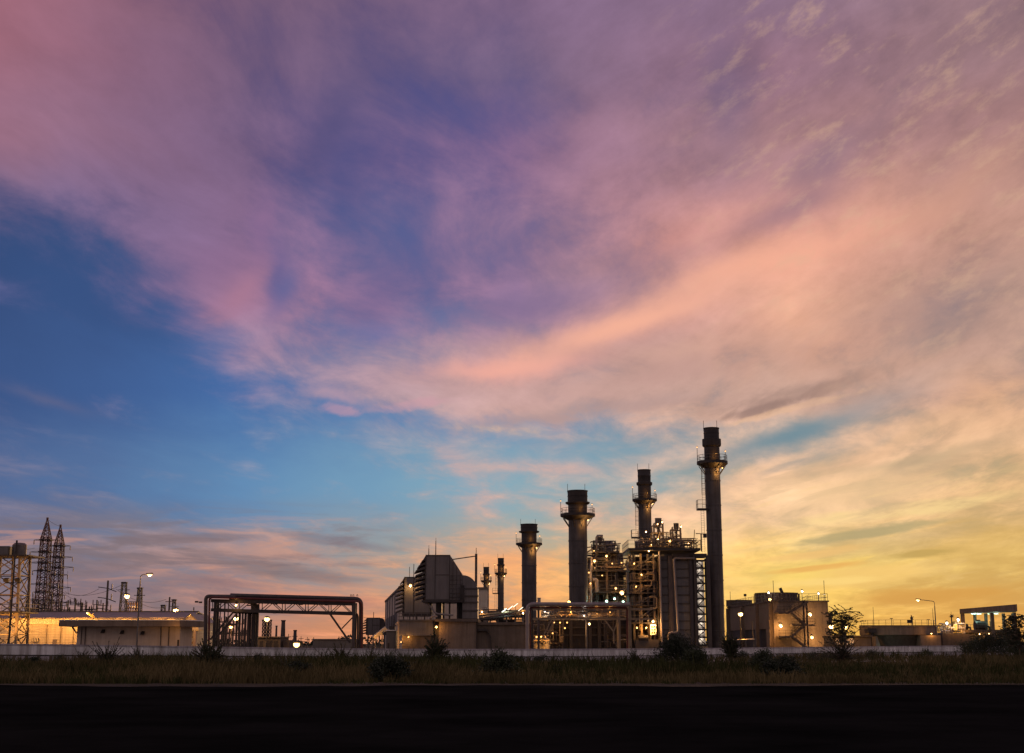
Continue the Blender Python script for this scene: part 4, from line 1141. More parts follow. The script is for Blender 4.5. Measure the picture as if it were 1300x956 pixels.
# ------------------------------------------------------------------ boiler houses
def clutter(t, x0, x1, y0, y1, z0, z1, n, seed, mats=('dark_steel','pipe_dark','steel','warm_steel'), rr=(.05,.16), name='process_pipe', vessels=2):
    r = random.Random(seed)
    for m in mats:
        mb = MB()
        for i in range(max(1,int(1.7*n)//len(mats))):
            p = Vector((r.uniform(x0,x1), r.uniform(y0,y1), r.uniform(z0,z1))); pts=[p]
            for k in range(r.choice((2,3,3,4))):
                ax = r.choice((0,0,2,2,1)); q_ = pts[-1].copy()
                lo,hi = ((x0,x1),(y0,y1),(z0,z1))[ax]
                q_[ax] = min(max(q_[ax]+r.choice((-1,1))*r.uniform(.25,.6)*(hi-lo),lo),hi)
                if (q_-pts[-1]).length>.3: pts.append(q_)
            if len(pts)>1: mb.pipe(pts, r.uniform(rr[0]*.55,rr[1]*.62), 6)
        if mb.v: t.part(name, mb, M[m], kind='stuff' if False else None)
    for i in range(vessels):
        a = r.uniform(.25,.5); x=r.uniform(x0+a,x1-a); z=r.uniform(z0,(z0+z1)/2); y=r.uniform(y0,y1); h=r.uniform(.6,1.3)
        t.part('small_vessel', MB().lathe(x,y,[(a*.4,z),(a,z+.15),(a,z+h),(a*.4,z+h+.2)],12), M[r.choice(mats)], smooth=True)
def silencer(t, cx, topy, drumbot, w, framebot, fw, D, dy=4):
    x=X(cx,D); y=D+dy; z0,z1=zt(drumbot,D),zt(topy,D); r_=px2m(w,D)/2
    d=t.part('silencer', MB().lathe(x,y,[(r_*.5,z0-.5),(r_,z0),(r_,z1-.15),(r_*1.06,z1-.12),(r_*1.06,z1)],16), M['steel'], smooth=True)
    zb=zt(framebot,D); hw=px2m(fw,D)/2
    f=MB()
    for sx in (-1,1):
        for sy in (-1,1): f.beam((x+sx*hw,y+sy*hw*.8,zb),(x+sx*hw*.9,y+sy*hw*.8,z0+.2),.16)
    for k in range(3):
        zz_=zb+(z0-zb)*(k+.6)/3
        for sy in (-1,1): f.beam((x-hw,y+sy*hw*.8,zz_),(x+hw,y+sy*hw*.8,zz_),.13)
        f.beam((x-hw,y-hw*.8,zz_),(x+hw,y-hw*.8,zz_-1.1),.09)
    t.part('silencer_frame', f, M['warm_steel'])
    t.part('vent_pipe', MB().pipe([(x-hw*1.5,y-hw,zb),(x-hw*1.5,y-hw,z0-.3),(x,y-hw*.5,z0-.3),(x,y,z0)],.13,8), M['warm_steel'], smooth=True)
    t.part('vent_pipe', MB().tube((x,y,zb),(x,y,z0),r_*.45,10), M['pipe_dark'], smooth=True)
D=215
t=Thing('boiler_house','tall dark panelled boiler house with pipes, roof vents and a white-lit stair panel','boiler house',(X(865,D),D,0))
a,b = X(839,D), X(885,D); zt_=zt(704,D)
cas = MB().box(a,b,D,D+24,0,zt_)
t.part('casing', cas, M['cladding_plain'])
rib=MB(); k=0
z_=1.4
while z_ < zt_-.5:
    for u0,u1 in ((841.6,849.6),(861.2,876.6)): rib.box(X(u0,D),X(u1,D),D-.16,D-.003,z_-.09,z_+.09)
    z_+=1.37
t.part('rib_pattern', rib, M['louver'], kind='stuff')
for u0,u1,m,d_ in ((839.2,841.2,'warm_steel',.45),(850,855.2,'pipe_dark',.6),(877,881,'pipe_dark',.5),(882.6,885.6,'louver',.8),(898.6,903.5,'louver',.6)):
    t.part('column', MB().box(X(u0,D),X(u1,D),D-d_,D-.003,0,zt_-.2), M[m])
t.part('down_pipe', MB().pipe([(X(839.8,D),D-.8,0),(X(839,D),D-.8,zt(697,D))],.20,10), M['pipe_grey'], smooth=True)
t.part('down_pipe', MB().pipe([(X(848.5,D),D-.9,zt(815,D)),(X(848.5,D),D-.9,zt(803,D)),(X(860.5,D),D-.9,zt(803,D)),(X(857,D),D-.9,zt(709,D)),(X(884,D),D-.9,zt(709,D))],.20,10,.5), M['pipe_grey'], smooth=True)
t.part('head_duct', MB().box(X(856,D),X(900,D),D-.5,D+3,zt(707.5,D),zt(703,D)), M['pipe_dark'])
# white-lit stair panel on the right
sa,sb = X(886.3,D), X(897.8,D); s0,s1 = zt(819,D), zt(711.5,D)
st=t.part('stair_panel', MB().box(sa,sb,D+1.6,D+1.7,s0,s1), M['white_panel'])
fr=MB()
n=11
for i in range(n+1):
    z_=s0+(s1-s0)*i/n; fr.box(sa,sb,D-.1,D+1.58,z_-.12,z_+.12)
for x_ in (sa,sb): fr.beam((x_,D,s0),(x_,D,s1+.3),.18)
t.part('stair_landing', fr, M['dark_steel'], st)
fl=MB()
for i in range(n):
    z0_=s0+(s1-s0)*i/n; z1_=s0+(s1-s0)*(i+1)/n; l,r_=sa+.25,sb-.25
    p_,q_ = ((l,r_) if i%2 else (r_,l))
    for yy in (D+.3,D+1.0): fl.beam((p_,yy,z0_+.15),(q_,yy,z1_-.15),.04,.09)
    for m_ in range(5):
        f=(m_+.5)/5; fl.box(p_+(q_-p_)*f-.07,p_+(q_-p_)*f+.07,D+.5,D+.9,z0_+.15+(z1_-z0_-.3)*f-.03,z0_+.15+(z1_-z0_-.3)*f+.03)
t.part('stair_flight', fl, M['dark_steel'], st)
for i in range(n):
    z_=s0+(s1-s0)*(i+.72)/n
    t.light(((sa+sb)/2,D+1.25,z_), 7 if i>2 else 11, (1,.84,.68), .12)
# roof deck and what stands on it
zd=zt(697,D)
dk=t.part('roof_deck', MB().box(X(798,D),X(890,D),D-2.4,D+9,zt(700,D),zd), M['dark_steel'])
t.part('railing', MB().rail([(X(798,D),D+9,zd),(X(798,D),D-2.4,zd),(X(890,D),D-2.4,zd),(X(890,D),D+9,zd)],1.25,1.5,.035), M['steel'], dk)
clutter(t, X(812,D),X(888,D),D-1.5,D+6,zd,zt(683,D),46,4,rr=(.06,.17),vessels=6)
clutter(t, X(826,D),X(872,D),D+1,D+8,zd,zt(674,D),22,6,rr=(.06,.14),vessels=2)
silencer(t,842.5,655,663,8.6,690,12.5,D); silencer(t,866,661.5,668,6.8,690,11.5,D)
r=random.Random(8)
ga=MB()
for i in range(12):
    x_=X(r.uniform(812,890),D); ga.beam((x_,D+r.uniform(-1,5),zd),(x_,D+r.uniform(-1,5),zd+r.uniform(1.2,3.2)),.10)
t.part('roof_gantry', ga, M['warm_steel'])
t.part('steam_drum', MB().tube((X(815,D),D+8,zt(690,D)),(X(880,D),D+8,zt(690,D)),1.0,14), M['pipe_grey'], smooth=True)
for px_,py_,pw in ((822.5,675.5,70),(837.5,666,40),(844.5,662.5,40),(868,668.5,50),(839,684,60),(852,688,50),(877,690,40),(829,691,50)):
    t.lamp((X(px_,D),D-1.0+(px_%3),zt(py_,D)), .17, pw*1.5, 'warm')
t.part('davit', MB().tube((X(892,D),D-1.5,zd-.5),(X(892,D),D-1.5,zt(679,D)),.09,6).beam((X(885.5,D),D-1.5,zt(678.3,D)),(X(896,D),D-1.5,zt(678.8,D)),.12).box(X(895,D),X(899,D),D-1.8,D-1.2,zt(683.5,D),zt(678.4,D)), M['dark_steel'])
# stair and pipe tower on the left flank
def flank(px0,px1,levels,seed,D,dn=7):
    x0,x1=X(px0,D),X(px1,D)
    for i,f in enumerate((0,.36,.7,1)):
        x_=x0+(x1-x0)*f; t.part('flank_column', MB().box(x_-.16,x_+.16,D+.2,D+.52,0,levels[0]), M['warm_steel' if i%2 else 'dark_steel'])
        t.part('flank_column', MB().box(x_-.16,x_+.16,D+dn,D+dn+.32,0,levels[0]), M['dark_steel'])
    for z_ in levels[1:]:
        p=t.part('flank_platform', MB().box(x0-.6,x1+.3,D-.4,D+dn+.5,z_-.22,z_), M['dark_steel'])
        t.part('railing', MB().rail([(x0-.6,D-.4,z_),(x1+.3,D-.4,z_)],1.1,1.2,.035), M['steel'], p)
    for za,zb in zip(levels,levels[1:]):
        s_=MB(); s_.beam((x0,D+.1,zb),(x1,D+.1,za-.3),.14); s_.beam((x0+.9,D+.1,zb),(x1+.6,D+.1,za-.3),.08)
        t.part('flank_brace', s_, M['steel'])
flank(806,832,[zt(p,D) for p in (703,722,737,752,768,790)],3,D)
clutter(t,X(806,D),X(838,D),D-.2,D+6,0,zt(706,D),40,14,rr=(.06,.17),vessels=5)
t.part('side_wall', MB().box(X(812,D),X(838.5,D),D+6,D+22,0,zt(705,D)), M['louver'])
for u,(ya,yb) in ((822,(714,727)),(822,(729,737)),(819,(737,744)),(825,(758,772))):
    w_=X(u+9,D); t.part('pipe_loop', MB().pipe([(X(u,D),D-.9,zt(ya,D)),(w_,D-.9,zt(ya,D)),(w_,D-.9,zt(yb,D)),(X(u,D),D-.9,zt(yb,D))],.09,8,.3), M['warm_steel'], smooth=True)
for k in range(4):
    t.part('outrigger_brace', MB().beam((X(800+k*3,D),D-1.5+k,zt(703,D)-.1),(X(794+k*5,D),D+1,zt(722,D)),.12), M['steel'])
for px_,py_,pw,kd in ((825,700.5,130,'warm'),(828.5,789,240,'warm'),(820,797,130,'amber'),(808,797,60,'amber'),(829,798,90,'amber'),(815,730,60,'amber'),(808,745,40,'amber'),(806,716,40,'amber')):
    t.lamp((X(px_,D),D-1.3,zt(py_,D)), .15 if pw<200 else .24, pw*2.0, kd, off=(0,-.4,-.3))
t.part('lit_cubicle', MB().box(X(825.5,D),X(832.5,D),D-.9,D+1.2,zt(806,D),zt(793,D)), M['white_panel'])
wn=MB()
for i in range(3):
    for j in range(2): wn.box(X(826.4+j*3,D),X(828.6+j*3,D),D-.94,D-.903,zt(804.5-i*3.8,D),zt(802-i*3.8,D))
t.part('cubicle_slot', wn, M['dark_steel'])
t.part('ground_pump', MB().box(X(806,D),X(836,D),D-1.2,D+1,0,zt(812,D)).tube((X(810,D),D-1,zt(810,D)),(X(822,D),D-1,zt(810,D)),.45,12), M['louver'])

# middle boiler tower, half hidden behind
D=262
t=Thing('boiler_tower','open cluttered boiler tower with dome tank and orange lamps between the two largest stacks','boiler house',(X(778,D),D,0))
x0,x1=X(747,D),X(806,D)
lv=[zt(p,D) for p in (700,723.5,751,772)]
for i,f in enumerate((0,.2,.42,.64,.85,1)):
    x_=x0+(x1-x0)*f
    t.part('column', MB().box(x_-.2,x_+.2,D,D+.4,0,lv[0 if 0<i<4 else 1]), M['dark_steel' if i%2 else 'warm_steel'])
    t.part('column', MB().box(x_-.2,x_+.2,D+12,D+12.4,0,lv[0 if 0<i<4 else 1]), M['dark_steel'])
for i,(z_,pa,pb) in enumerate(((lv[0],757,788),(lv[1],747,812),(lv[2],742,812),(lv[3],740,812),(zt(709,D),745,770))):
    p=t.part('platform', MB().box(X(pa,D),X(pb,D),D-1,D+13,z_-.35,z_), M['dark_steel'])
    t.part('railing', MB().rail([(X(pa,D),D+8,z_),(X(pa,D),D-1,z_),(X(pb,D),D-1,z_),(X(pb,D),D+8,z_)],1.2,1.6,.045), M['steel'], p)
t.part('casing', MB().box(X(757,D),X(795,D),D+3,D+13,0,lv[1]-.36), M['louver'])
xq=X(781,D); zq=zt(701,D)
t.part('dome_tank', MB().lathe(xq,D+3,[(2.1,lv[1]+.01),(2.1,zt(704,D)),(1.9,zt(702,D)),(1.2,zt(700.3,D)),(.2,zt(700.1,D))],20), M['steel'], smooth=True)
t.part('upper_drum', MB().lathe(X(776.5,D),D+5,[(1.1,lv[0]+.01),(1.1,zt(688,D)),(.9,zt(686,D)),(.3,zt(684.8,D))],18), M['pipe_grey'], smooth=True)
silencer(t,765,677,683,8,700,10.5,D)
t.part('big_pipe', MB().pipe([(X(758.5,D),D-.6,lv[0]+.3),(X(758.5,D),D-.6,zt(690,D)),(X(758.5,D),D-.6,zt(681,D)),(X(766,D),D-.6,zt(681,D))],.22,10), M['pipe_grey'], smooth=True)
t.part('big_pipe', MB().pipe([(X(750.5,D),D-.8,0),(X(750.5,D),D-.8,zt(728,D)),(X(752,D),D-.8,zt(708,D))],.30,10), M['pipe_grey'], smooth=True)
t.part('big_pipe', MB().pipe([(X(753,D),D-1,zt(736,D)),(X(758,D),D-1,zt(736,D)),(X(758,D),D-1,zt(752,D))],.36,10,.9), M['pipe_grey'], smooth=True)
t.part('roof_beam', MB().beam((X(745,D),D,zt(702,D)),(X(762,D),D,zt(692,D)),.25).beam((X(747,D),D,zt(695,D)),(X(790,D),D,zt(690,D)),.2), M['warm_steel'])
for (pa,pb,ya,yb,n_,sd) in ((747,794,685,701,20,31),(747,808,702,722,40,32),(745,810,725,750,46,33),(742,812,752,771,36,34)):
    clutter(t,X(pa+(7 if sd==31 else 0),D),X(pb-(7 if sd==31 else 0),D),D-.8,D+7,zt(yb,D),zt(ya,D),n_,sd,rr=(.07,.22),vessels=4)
for px_,py_,pw,rr_,kd in ((755.5,712.5,120,.34,'warm'),(771,706.5,110,.26,'warm'),(748,727.5,50,.2,'warm'),(750,741,60,.2,'amber'),(782,747.2,80,.26,'warm'),(806,727,50,.2,'white'),(790,715,70,.16,'amber'),(765,731,60,.16,'amber'),(778,716,60,.16,'amber'),(800,740,50,.15,'amber'),(755,700,50,.14,'amber')):
    t.lamp((X(px_,D),D-1.4,zt(py_,D)), rr_, pw*.95, kd, off=(0,-.6,-.4))
t.lamp((X(790.5,D-8),D-8,zt(752.5,D-8)), .5, 420, 'warm', off=(0,-1,-.4))
for px_,py_ in ((771,763),(781,760),(792,764)): t.lamp((X(px_,D-6),D-6,zt(py_,D-6)), .28, 150, 'teal', off=(0,-.6,-.3))

# ------------------------------------------------------------------ pipe rack between the blocks and the stacks
D=300
t=Thing('pipe_rack','long low pipe rack with slanting white tube lights behind the tan block','pipe rack',(X(645,D),D,0))
for px_ in (612,622,632,643,654,664):
    t.part('post', MB().box(X(px_,D)-.18,X(px_,D)+.18,D,D+.36,0,zt(779,D)), M['pipe_grey'])
t.part('beam', MB().beam((X(606,D),D+.2,zt(788,D)),(X(670,D),D+.2,zt(780,D)),.35), M['steel'])
for i,(py0,py1,m) in enumerate(((785,776,'pipe_grey'),(787.5,779,'pipe_dark'),(782,774,'warm_steel'))):
    t.part('pipe', MB().tube((X(604,D),D-.8-i*.6,zt(py0,D)),(X(672,D),D-.8-i*.6,zt(py1,D)),.26,10), M[m], smooth=True)
clutter(t,X(606,D),X(668,D),D-1,D+5,zt(789,D),zt(774,D),36,41,rr=(.08,.22),vessels=4)
t.part('railing', MB().rail([(X(604,D),D-2,zt(781,D)),(X(618,D),D-2,zt(779,D))],1.3,1.2,.05), M['steel'])
for px_,py_ in ((640,775.2),(648,772),(654.5,768.8),(661,773.5)):
    p=Vector((X(px_,D),D-2.4,zt(py_,D)))
    h=t.part('tube_light', MB().beam(p+Vector((-.55,0,-.42)),p+Vector((.55,0,.42)),.20,.12), M['white_panel'])
    t.part('tube', MB().beam(p+Vector((-.5,-.14,-.40)),p+Vector((.5,-.14,.40)),.14,.10), M['bulb_white'], h)
    t.part('light_pole', MB().tube(p+Vector((0,.2,-2.6)),p+Vector((0,.2,.1)),.05,5), M['dark_steel'])
t.light((X(642,D),D-3,zt(776,D)), 120, (.75,1,.85), .2)
for px_,py_ in ((612,777),(664,779)): t.lamp((X(px_,D),D-2,zt(py_,D)), .26, 150, 'warm')

# ------------------------------------------------------------------ small pipe bridge in front of the boilers
D=196
t=Thing('pipe_bridge','small pipe bridge with thick pale pipe over it in front of the dark machinery','pipe bridge',(X(735,D),D,0))
def q(px, py, d=0.0): return pt(px, py, D) + Vector((0, d, 0))
t.part('main_pipe', MB().pipe([(X(669.5,D),D-.6,0), q(669.5,767.2,-.6), q(797.8,767.6,-.6)], .30, 14, .9), M['pipe_grey'], smooth=True)
t.part('pipe_flange', MB().tube(q(797.9,767.6,-.6), q(799.2,767.6,-.6), .36, 14), M['pipe_grey'])
t.part('red_pipe', MB().pipe([(X(672.8,D),D-.3,0), q(672.8,771.0,-.3), q(796,771.3,-.3), (X(796,D),D-.3,0)], .13, 10, .4), M['red_pipe'], smooth=True)
for px_,w_,tp,m in ((684,.26,769,'pipe_dark'),(745.5,.12,772,'steel'),(786.8,.28,772,'warm_steel'),(800.5,.34,768,'warm_steel'),(676,.2,772,'dark_steel')):
    for dd in (0,3.0): t.part('column', MB().box(X(px_,D)-w_/2,X(px_,D)+w_/2,D+dd,D+dd+w_,0,zt(tp,D)), M[m])
for dd in (0,3.0):
    t.part('top_beam', MB().beam(q(676,773.2,dd),q(830,773.0,dd),.18,.24), M['warm_steel'])
    t.part('lower_beam', MB().beam(q(676,785.4,dd),q(830,785.6,dd),.18,.24), M['warm_steel'])
for i in range(8):
    a_=686+i*12.4
    t.part('web_brace', MB().beam(q(a_,784.5,0),q(a_+6.2,774,0),.08), M['steel'])
    t.part('web_brace', MB().beam(q(a_+6.2,774,0),q(a_+12.4,784.5,0),.08), M['steel'])
for a_,b_ in (((689,809),(700,787)),((693,809),(704,787)),((768,787),(779,802)),((785,787),(779,802)),((779,802),(779.5,817))):
    t.part('knee_brace', MB().beam(q(*a_),q(*b_),.18), M['warm_steel'])
clutter(t,X(688,D),X(784,D),D+.4,D+2.8,zt(784,D),zt(774.5,D),26,51,rr=(.05,.13),vessels=0)
t.part('vent_stub', MB().tube(q(684.5,766,.4),q(684.5,759.5,.4),.24,12).tube(q(684.5,759.6,.4),q(684.5,758.8,.4),.30,12), M['pipe_grey'])
for px_,py_,pw,rr_,kd in ((748.5,792,260,.20,'warm'),(692,776.5,60,.10,'white'),(742,781.5,60,.09,'white'),(713,781.5,50,.08,'amber'),(725,777,70,.10,'amber'),(758,779,60,.08,'amber'),(775,777,70,.08,'amber')):
    t.lamp(q(px_,py_,.9), rr_, pw*1.5, kd, off=(0,-.5,-.2))
D=215
t=Thing('gas_turbine_block','dark turbine block with lit vessels and pipes sheltered behind the small pipe bridge','machinery',(X(735,D),D,0))
t.part('casing', MB().box(X(700,D),X(803,D),D+6,D+24,0,zt(768,D)), M['stack_cap'])
t.part('lower_casing', MB().box(X(672,D),X(700,D),D+6,D+24,0,zt(786,D)), M['louver'])
dp=MB()
for px_ in (716,727,752,764,772): dp.box(X(px_,D)-.25,X(px_,D)+.25,D+5.5,D+5.997,0,zt(786,D))
for py_ in (796,806): dp.box(X(705,D),X(800,D),D+5.6,D+5.99,zt(py_,D)-.12,zt(py_,D)+.12)
t.part('casing_rib', dp, M['louver'])
for px_,r_ in ((683.5,.75),(692.5,.8)):
    t.part('lit_vessel', MB().lathe(X(px_,D),D+2,[(r_*.7,0),(r_,.3),(r_,zt(812,D)),(r_*.7,zt(810,D)),(r_*.2,zt(809,D))],14), M['cream_sheet'], smooth=True)
t.part('vessel_frame', MB().box(X(678,D),X(697,D),D+.2,D+.5,zt(813.5,D),zt(812.5,D)).box(X(678,D),X(697,D),D+.2,D+.5,zt(807.5,D),zt(806.7,D)), M['warm_steel'])
clutter(t,X(676,D),X(716,D),D+.5,D+5,0,zt(787,D),34,61,rr=(.06,.16),vessels=4)
clutter(t,X(765,D),X(803,D),D+.5,D+5,0,zt(787,D),24,62,rr=(.06,.14),vessels=2,mats=('pipe_dark','louver','steel'))
clutter(t,X(690,D),X(800,D),D-3,D+4,zt(785,D),zt(772,D),30,63,rr=(.06,.16),vessels=3)
for px_,py_,pw,kd in ((681,808.5,60,'amber'),(687,808.3,70,'amber'),(693,808.3,70,'amber'),(701.5,804,40,'amber'),(717,797.5,25,'amber'),(711,790.5,20,'amber'),(720,790.5,20,'amber'),(703.5,790.3,40,'warm')):
    t.lamp((X(px_,D),D-.6,zt(py_,D)), .15, pw*1.3, kd, off=(0,-.3,-.5))
t.lamp((X(724.5,D),D+5,zt(763.5,D)), .28, 160, 'warm', off=(0,-.6,.2))
t.part('roof_hump', MB().hexa([(X(706,D),D+6,zt(767.9,D)),(X(728,D),D+6,zt(767.9,D)),(X(728,D),D+9,zt(767.9,D)),(X(706,D),D+9,zt(767.9,D))],[(X(716,D),D+6,zt(763.5,D)),(X(727,D),D+6,zt(762.5,D)),(X(727,D),D+9,zt(762.5,D)),(X(716,D),D+9,zt(763.5,D))]), M['louver'])
# ------------------------------------------------------------------ cooling tower block
D=240
t=Thing('cooling_tower','broad concrete cooling tower block with round fan stack and lit zigzag stair','cooling tower',(X(1010,D),D,0))
n_,r_n = (X(983.5,D),D),(X(1053.3,D+1),D+1)
far_r,far_l = (X(1053.3,D+1)-1,D+46),(X(925.5,284),284)
Z=zt(764,D); zo=zt(798,D)
t.part('upper_wall', MB().prism([n_,r_n,far_r,far_l],zo,Z), M['concrete'])
t.part('lower_front', MB().prism([n_,r_n,(r_n[0],D+6),(n_[0]-.3,D+6)],0,zo-.003), M['concrete'])
t.part('basin_louver', MB().prism([(n_[0]+.3,D+6.003),(r_n[0]-.5,D+6.003),(far_r[0]-.5,far_r[1]-1),(far_l[0]+.25,far_l[1]-.3)],0,zo-.003), M['stack_cap'])
t.part('parapet', MB().prism([(n_[0]-.2,D-.2),(r_n[0]+.2,D+.8),(far_r[0]+.2,far_r[1]+.2),(far_l[0]-.2,far_l[1]+.2)],Z+.003,Z+.25), M['concrete_dark'])
def left_face(f, off=.1): return (n_[0]+(far_l[0]-n_[0])*f-off, D+(far_l[1]-D)*f)
for f in (.30,.62,.97,.03):
    x_,y_=left_face(f,.25); t.part('buttress', MB().box(x_-.35,x_+.25,y_-.5,y_+.5,0,Z-.1), M['concrete'])
t.part('fan_stack', MB().lathe(X(988,262),262,[(px2m(55,262)/2,Z+.26),(px2m(54,262)/2*.97,zt(756,262)),(px2m(54,262)/2,zt(753.5,262)),(px2m(54,262)/2*1.03,zt(753,262)),(px2m(54,262)/2*.95,zt(753,262)),(px2m(54,262)/2*.9,zt(757,262))],36), M['concrete_dark'], smooth=True)
t.part('fan_stack', MB().lathe(X(940,281),281,[(2.7,Z+.26),(2.65,zt(763,281)),(2.75,zt(762,281)),(2.5,zt(762,281)),(2.4,zt(764,281))],30), M['concrete_dark'], smooth=True)
pw_=MB()
for i in range(20):
    a_=math.pi+math.pi*i/19; rr_=px2m(55,262)/2*1.03
    pw_.beam((X(988,262)+rr_*math.cos(a_),262+rr_*math.sin(a_),Z+.26),(X(988,262)+rr_*math.cos(a_),262+rr_*math.sin(a_),zt(754,262)),.13)
t.part('fan_stack_rib', pw_, M['concrete_dark'])
t.part('railing', MB().rail([left_face(.9,0)+(Z+.25,),left_face(.02,0)+(Z+.25,),(r_n[0],D+1,Z+.25),(r_n[0]-.3,D+20,Z+.25)],1.2,1.6,.035), M['steel'])
t.part('roof_motor', MB().beam((X(995.5,250),250,zt(752.5,250)),(X(993,250),250,zt(746.5,250)),.5).beam((X(996,250),250,Z),(X(995.4,250),250,zt(752,250)),.14), M['dark_steel'])
t.part('davit', MB().tube((X(948,275),275,Z),(X(948,275),275,zt(756,275)),.06,6).box(X(946.5,275),X(949.5,275),274.7,275.3,zt(757,275),zt(754,275)), M['dark_steel'])
for px_,ty,d_ in ((984.5,737,244),(1049.5,737,243),(929,751,282)):
    t.part('lightning_rod', MB().tube((X(px_,d_),d_,Z),(X(px_,d_),d_,zt(ty,d_)),.05,5), M['dark_steel'])
t.part('annex', MB().box(r_n[0]+.003,r_n[0]+1.1,D+3,D+9,0,zt(777.5,D)), M['concrete_dark'])
# the stair on the front face
ys=D-1.7
def sp(px,py): return Vector((X(px,D),ys,zt(py,D)))
L1,L2,L3=[(985,1002),777.5],[(1003,1032),793],[(986,1003),807.5]
for (a_,b_),py_ in (L1,L2,L3):
    p=t.part('stair_landing', MB().box(X(a_,D),X(b_,D),ys-.7,D-.003,zt(py_,D)-.25,zt(py_,D)), M['concrete_dark'])
    t.part('railing', MB().rail([(X(a_,D),ys-.7,zt(py_,D)),(X(b_,D),ys-.7,zt(py_,D))],1.0,1.2,.03), M['dark_steel'], p)
for a_,b_ in (((1024,763.5),(1001,776.8)),((1003,777.5),(1021,793)),((1019,793),(1002,807)),((1003,807.5),(1022,822))):
    A,B=sp(*a_),sp(*b_); s_=MB()
    for dy_ in (-.65,.55): s_.beam(A+Vector((0,dy_,-.15)),B+Vector((0,dy_,-.15)),.12,.34)
    nn=max(6,int(abs(A.z-B.z)/.22))
    for i in range(nn): c_=A.lerp(B,(i+.5)/nn); s_.box(c_.x-.16,c_.x+.16,ys-.6,ys+.5,c_.z-.03,c_.z+.02)
    p=t.part('stair_flight', s_, M['concrete_dark'])
    rr=MB()
    for hh in (1.0,.5): rr.beam(A+Vector((0,-.68,hh)),B+Vector((0,-.68,hh)),.05)
    for i in range(5): c_=A.lerp(B,i/4); rr.beam(c_+Vector((0,-.68,0)),c_+Vector((0,-.68,1.0)),.045)
    t.part('railing', rr, M['dark_steel'], p)
for px_ in (1019,1023): t.part('stair_post', MB().box(X(px_,D)-.12,X(px_,D)+.12,ys-.4,ys-.16,0,Z), M['dark_steel'])
for px_,py_,pw,rr_,dd in ((989.6,794.3,620,.34,-1.5),(1027.6,780,420,.34,-1.3),(1029,809.2,520,.32,-1.3),(998.5,757.8,140,.30,14)):
    t.lamp((X(px_,D),D+dd,zt(py_,D)), rr_, pw, 'star', off=(.3,-.1,-.35))
    if dd<0: t.part('lamp_bracket', MB().beam((X(px_,D),D+dd+.35,zt(py_,D)+.5),(X(px_,D),D+.3,zt(py_,D)+.5),.08), M['dark_steel'])
for px_,py_,dd in ((978,752.5,18),(1020.8,750.8,4),(1041.7,753.8,5)):
    t.part('lamp_pole', MB().tube((X(px_,D+dd),D+dd,Z),(X(px_,D+dd),D+dd,zt(py_,D+dd)),.05,6), M['dark_steel'])
    t.lamp((X(px_,D+dd),D+dd-.1,zt(py_,D+dd)), .24, 60, 'white')
t.light((X(985,D)-1.5,D-2.2,zt(800,D)), 520, LC['amber'], .2)
t.light((X(1038,D),D-2.0,zt(815,D)), 180, LC['amber'], .2)
# lamp on a pole before its side wall, and the lit awning
flood(941.3, 779.6, 232, 'glowing pole lamp before the left side wall of the concrete cooling tower', 420, .42)
D=231
t=Thing('awning','small yellow-lit awning on thin posts at the foot of the concrete cooling tower','awning',(X(945,D),D,0))
t.part('roof', MB().hexa([(X(933,D),D-1,zt(813,D)),(X(957,D),D-1,zt(812,D)),(X(957,D),D+2,zt(811.5,D)),(X(933,D),D+2,zt(812.5,D))],[(X(933,D),D-1,zt(812.2,D)),(X(957,D),D-1,zt(811.2,D)),(X(957,D),D+2,zt(810.7,D)),(X(933,D),D+2,zt(811.7,D))]), M['cream_sheet'])
for px_ in (934,946,956): t.part('post', MB().box(X(px_,D)-.07,X(px_,D)+.07,D-.9,D-.76,0,zt(812.6,D)), M['steel'])
t.part('tall_post', MB().tube((X(956.5,D),D,0),(X(956.5,D),D,zt(788,D)),.08,6), M['steel'])
t.light((X(944,D),D-.2,zt(809.5,D)), 160, LC['amber'], .2)
D=222
t=Thing('low_shed','low lit shed with pale panels behind the thin tree','shed',(X(1072,D),D,0))
t.part('wall', MB().box(X(1057,D),X(1106,D),D,D+6,0,zt(808.5,D)), M['concrete_dark']); t.part('roof', MB().box(X(1056,D),X(1107,D),D-.5,D+6.5,zt(808.4,D),zt(806.8,D)), M['concrete_dark'])
for a_,b_ in ((1061,1066),(1068,1073),(1075,1084)): t.part('pale_panel', MB().box(X(a_,D),X(b_,D),D-.05,D-.003,zt(818,D),zt(810,D)), M['white_panel'])
t.light((X(1072,D),D-2.5,zt(806,D)), 260, LC['amber'], .2)
flood(1056.2, 795, 214, 'star-bright floodlight just left of the crown of the thin tree', 700, .46)
flood(1075, 796, 214, 'star-bright floodlight shining through the right side of the thin tree', 700, .46)

# ------------------------------------------------------------------ round basin
D=236
t=Thing('clarifier_tank','wide round concrete tank with rim railing and undercut base at the right','tank',(X(1155,D),D,0))
cx_=X(1155,D); cr=px2m(98,D)/2; cy_=D+cr
zb,zt1=zt(806.5,D),zt(795,D)
t.part('rim_wall', MB().lathe(cx_,cy_,[(cr*.97,zb),(cr,zb+.1),(cr,zt1-.15),(cr*1.015,zt1-.12),(cr*1.015,zt1),(cr*.95,zt1),(cr*.95,zt1-.4)],56), M['concrete'], smooth=True)
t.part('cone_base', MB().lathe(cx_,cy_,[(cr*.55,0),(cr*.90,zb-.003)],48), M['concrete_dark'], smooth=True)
pts=[(cx_+cr*.97*math.cos(math.pi+math.pi*i/16), cy_+cr*.97*math.sin(math.pi+math.pi*i/16), zt1) for i in range(17)]
t.part('railing', MB().rail(pts,1.1,2,.03), M['steel'])
t.part('walkway', MB().box(cx_-cr,cx_+cr*1.1,cy_-.8,cy_+.8,zt1+.003,zt1+.25), M['concrete_dark'])
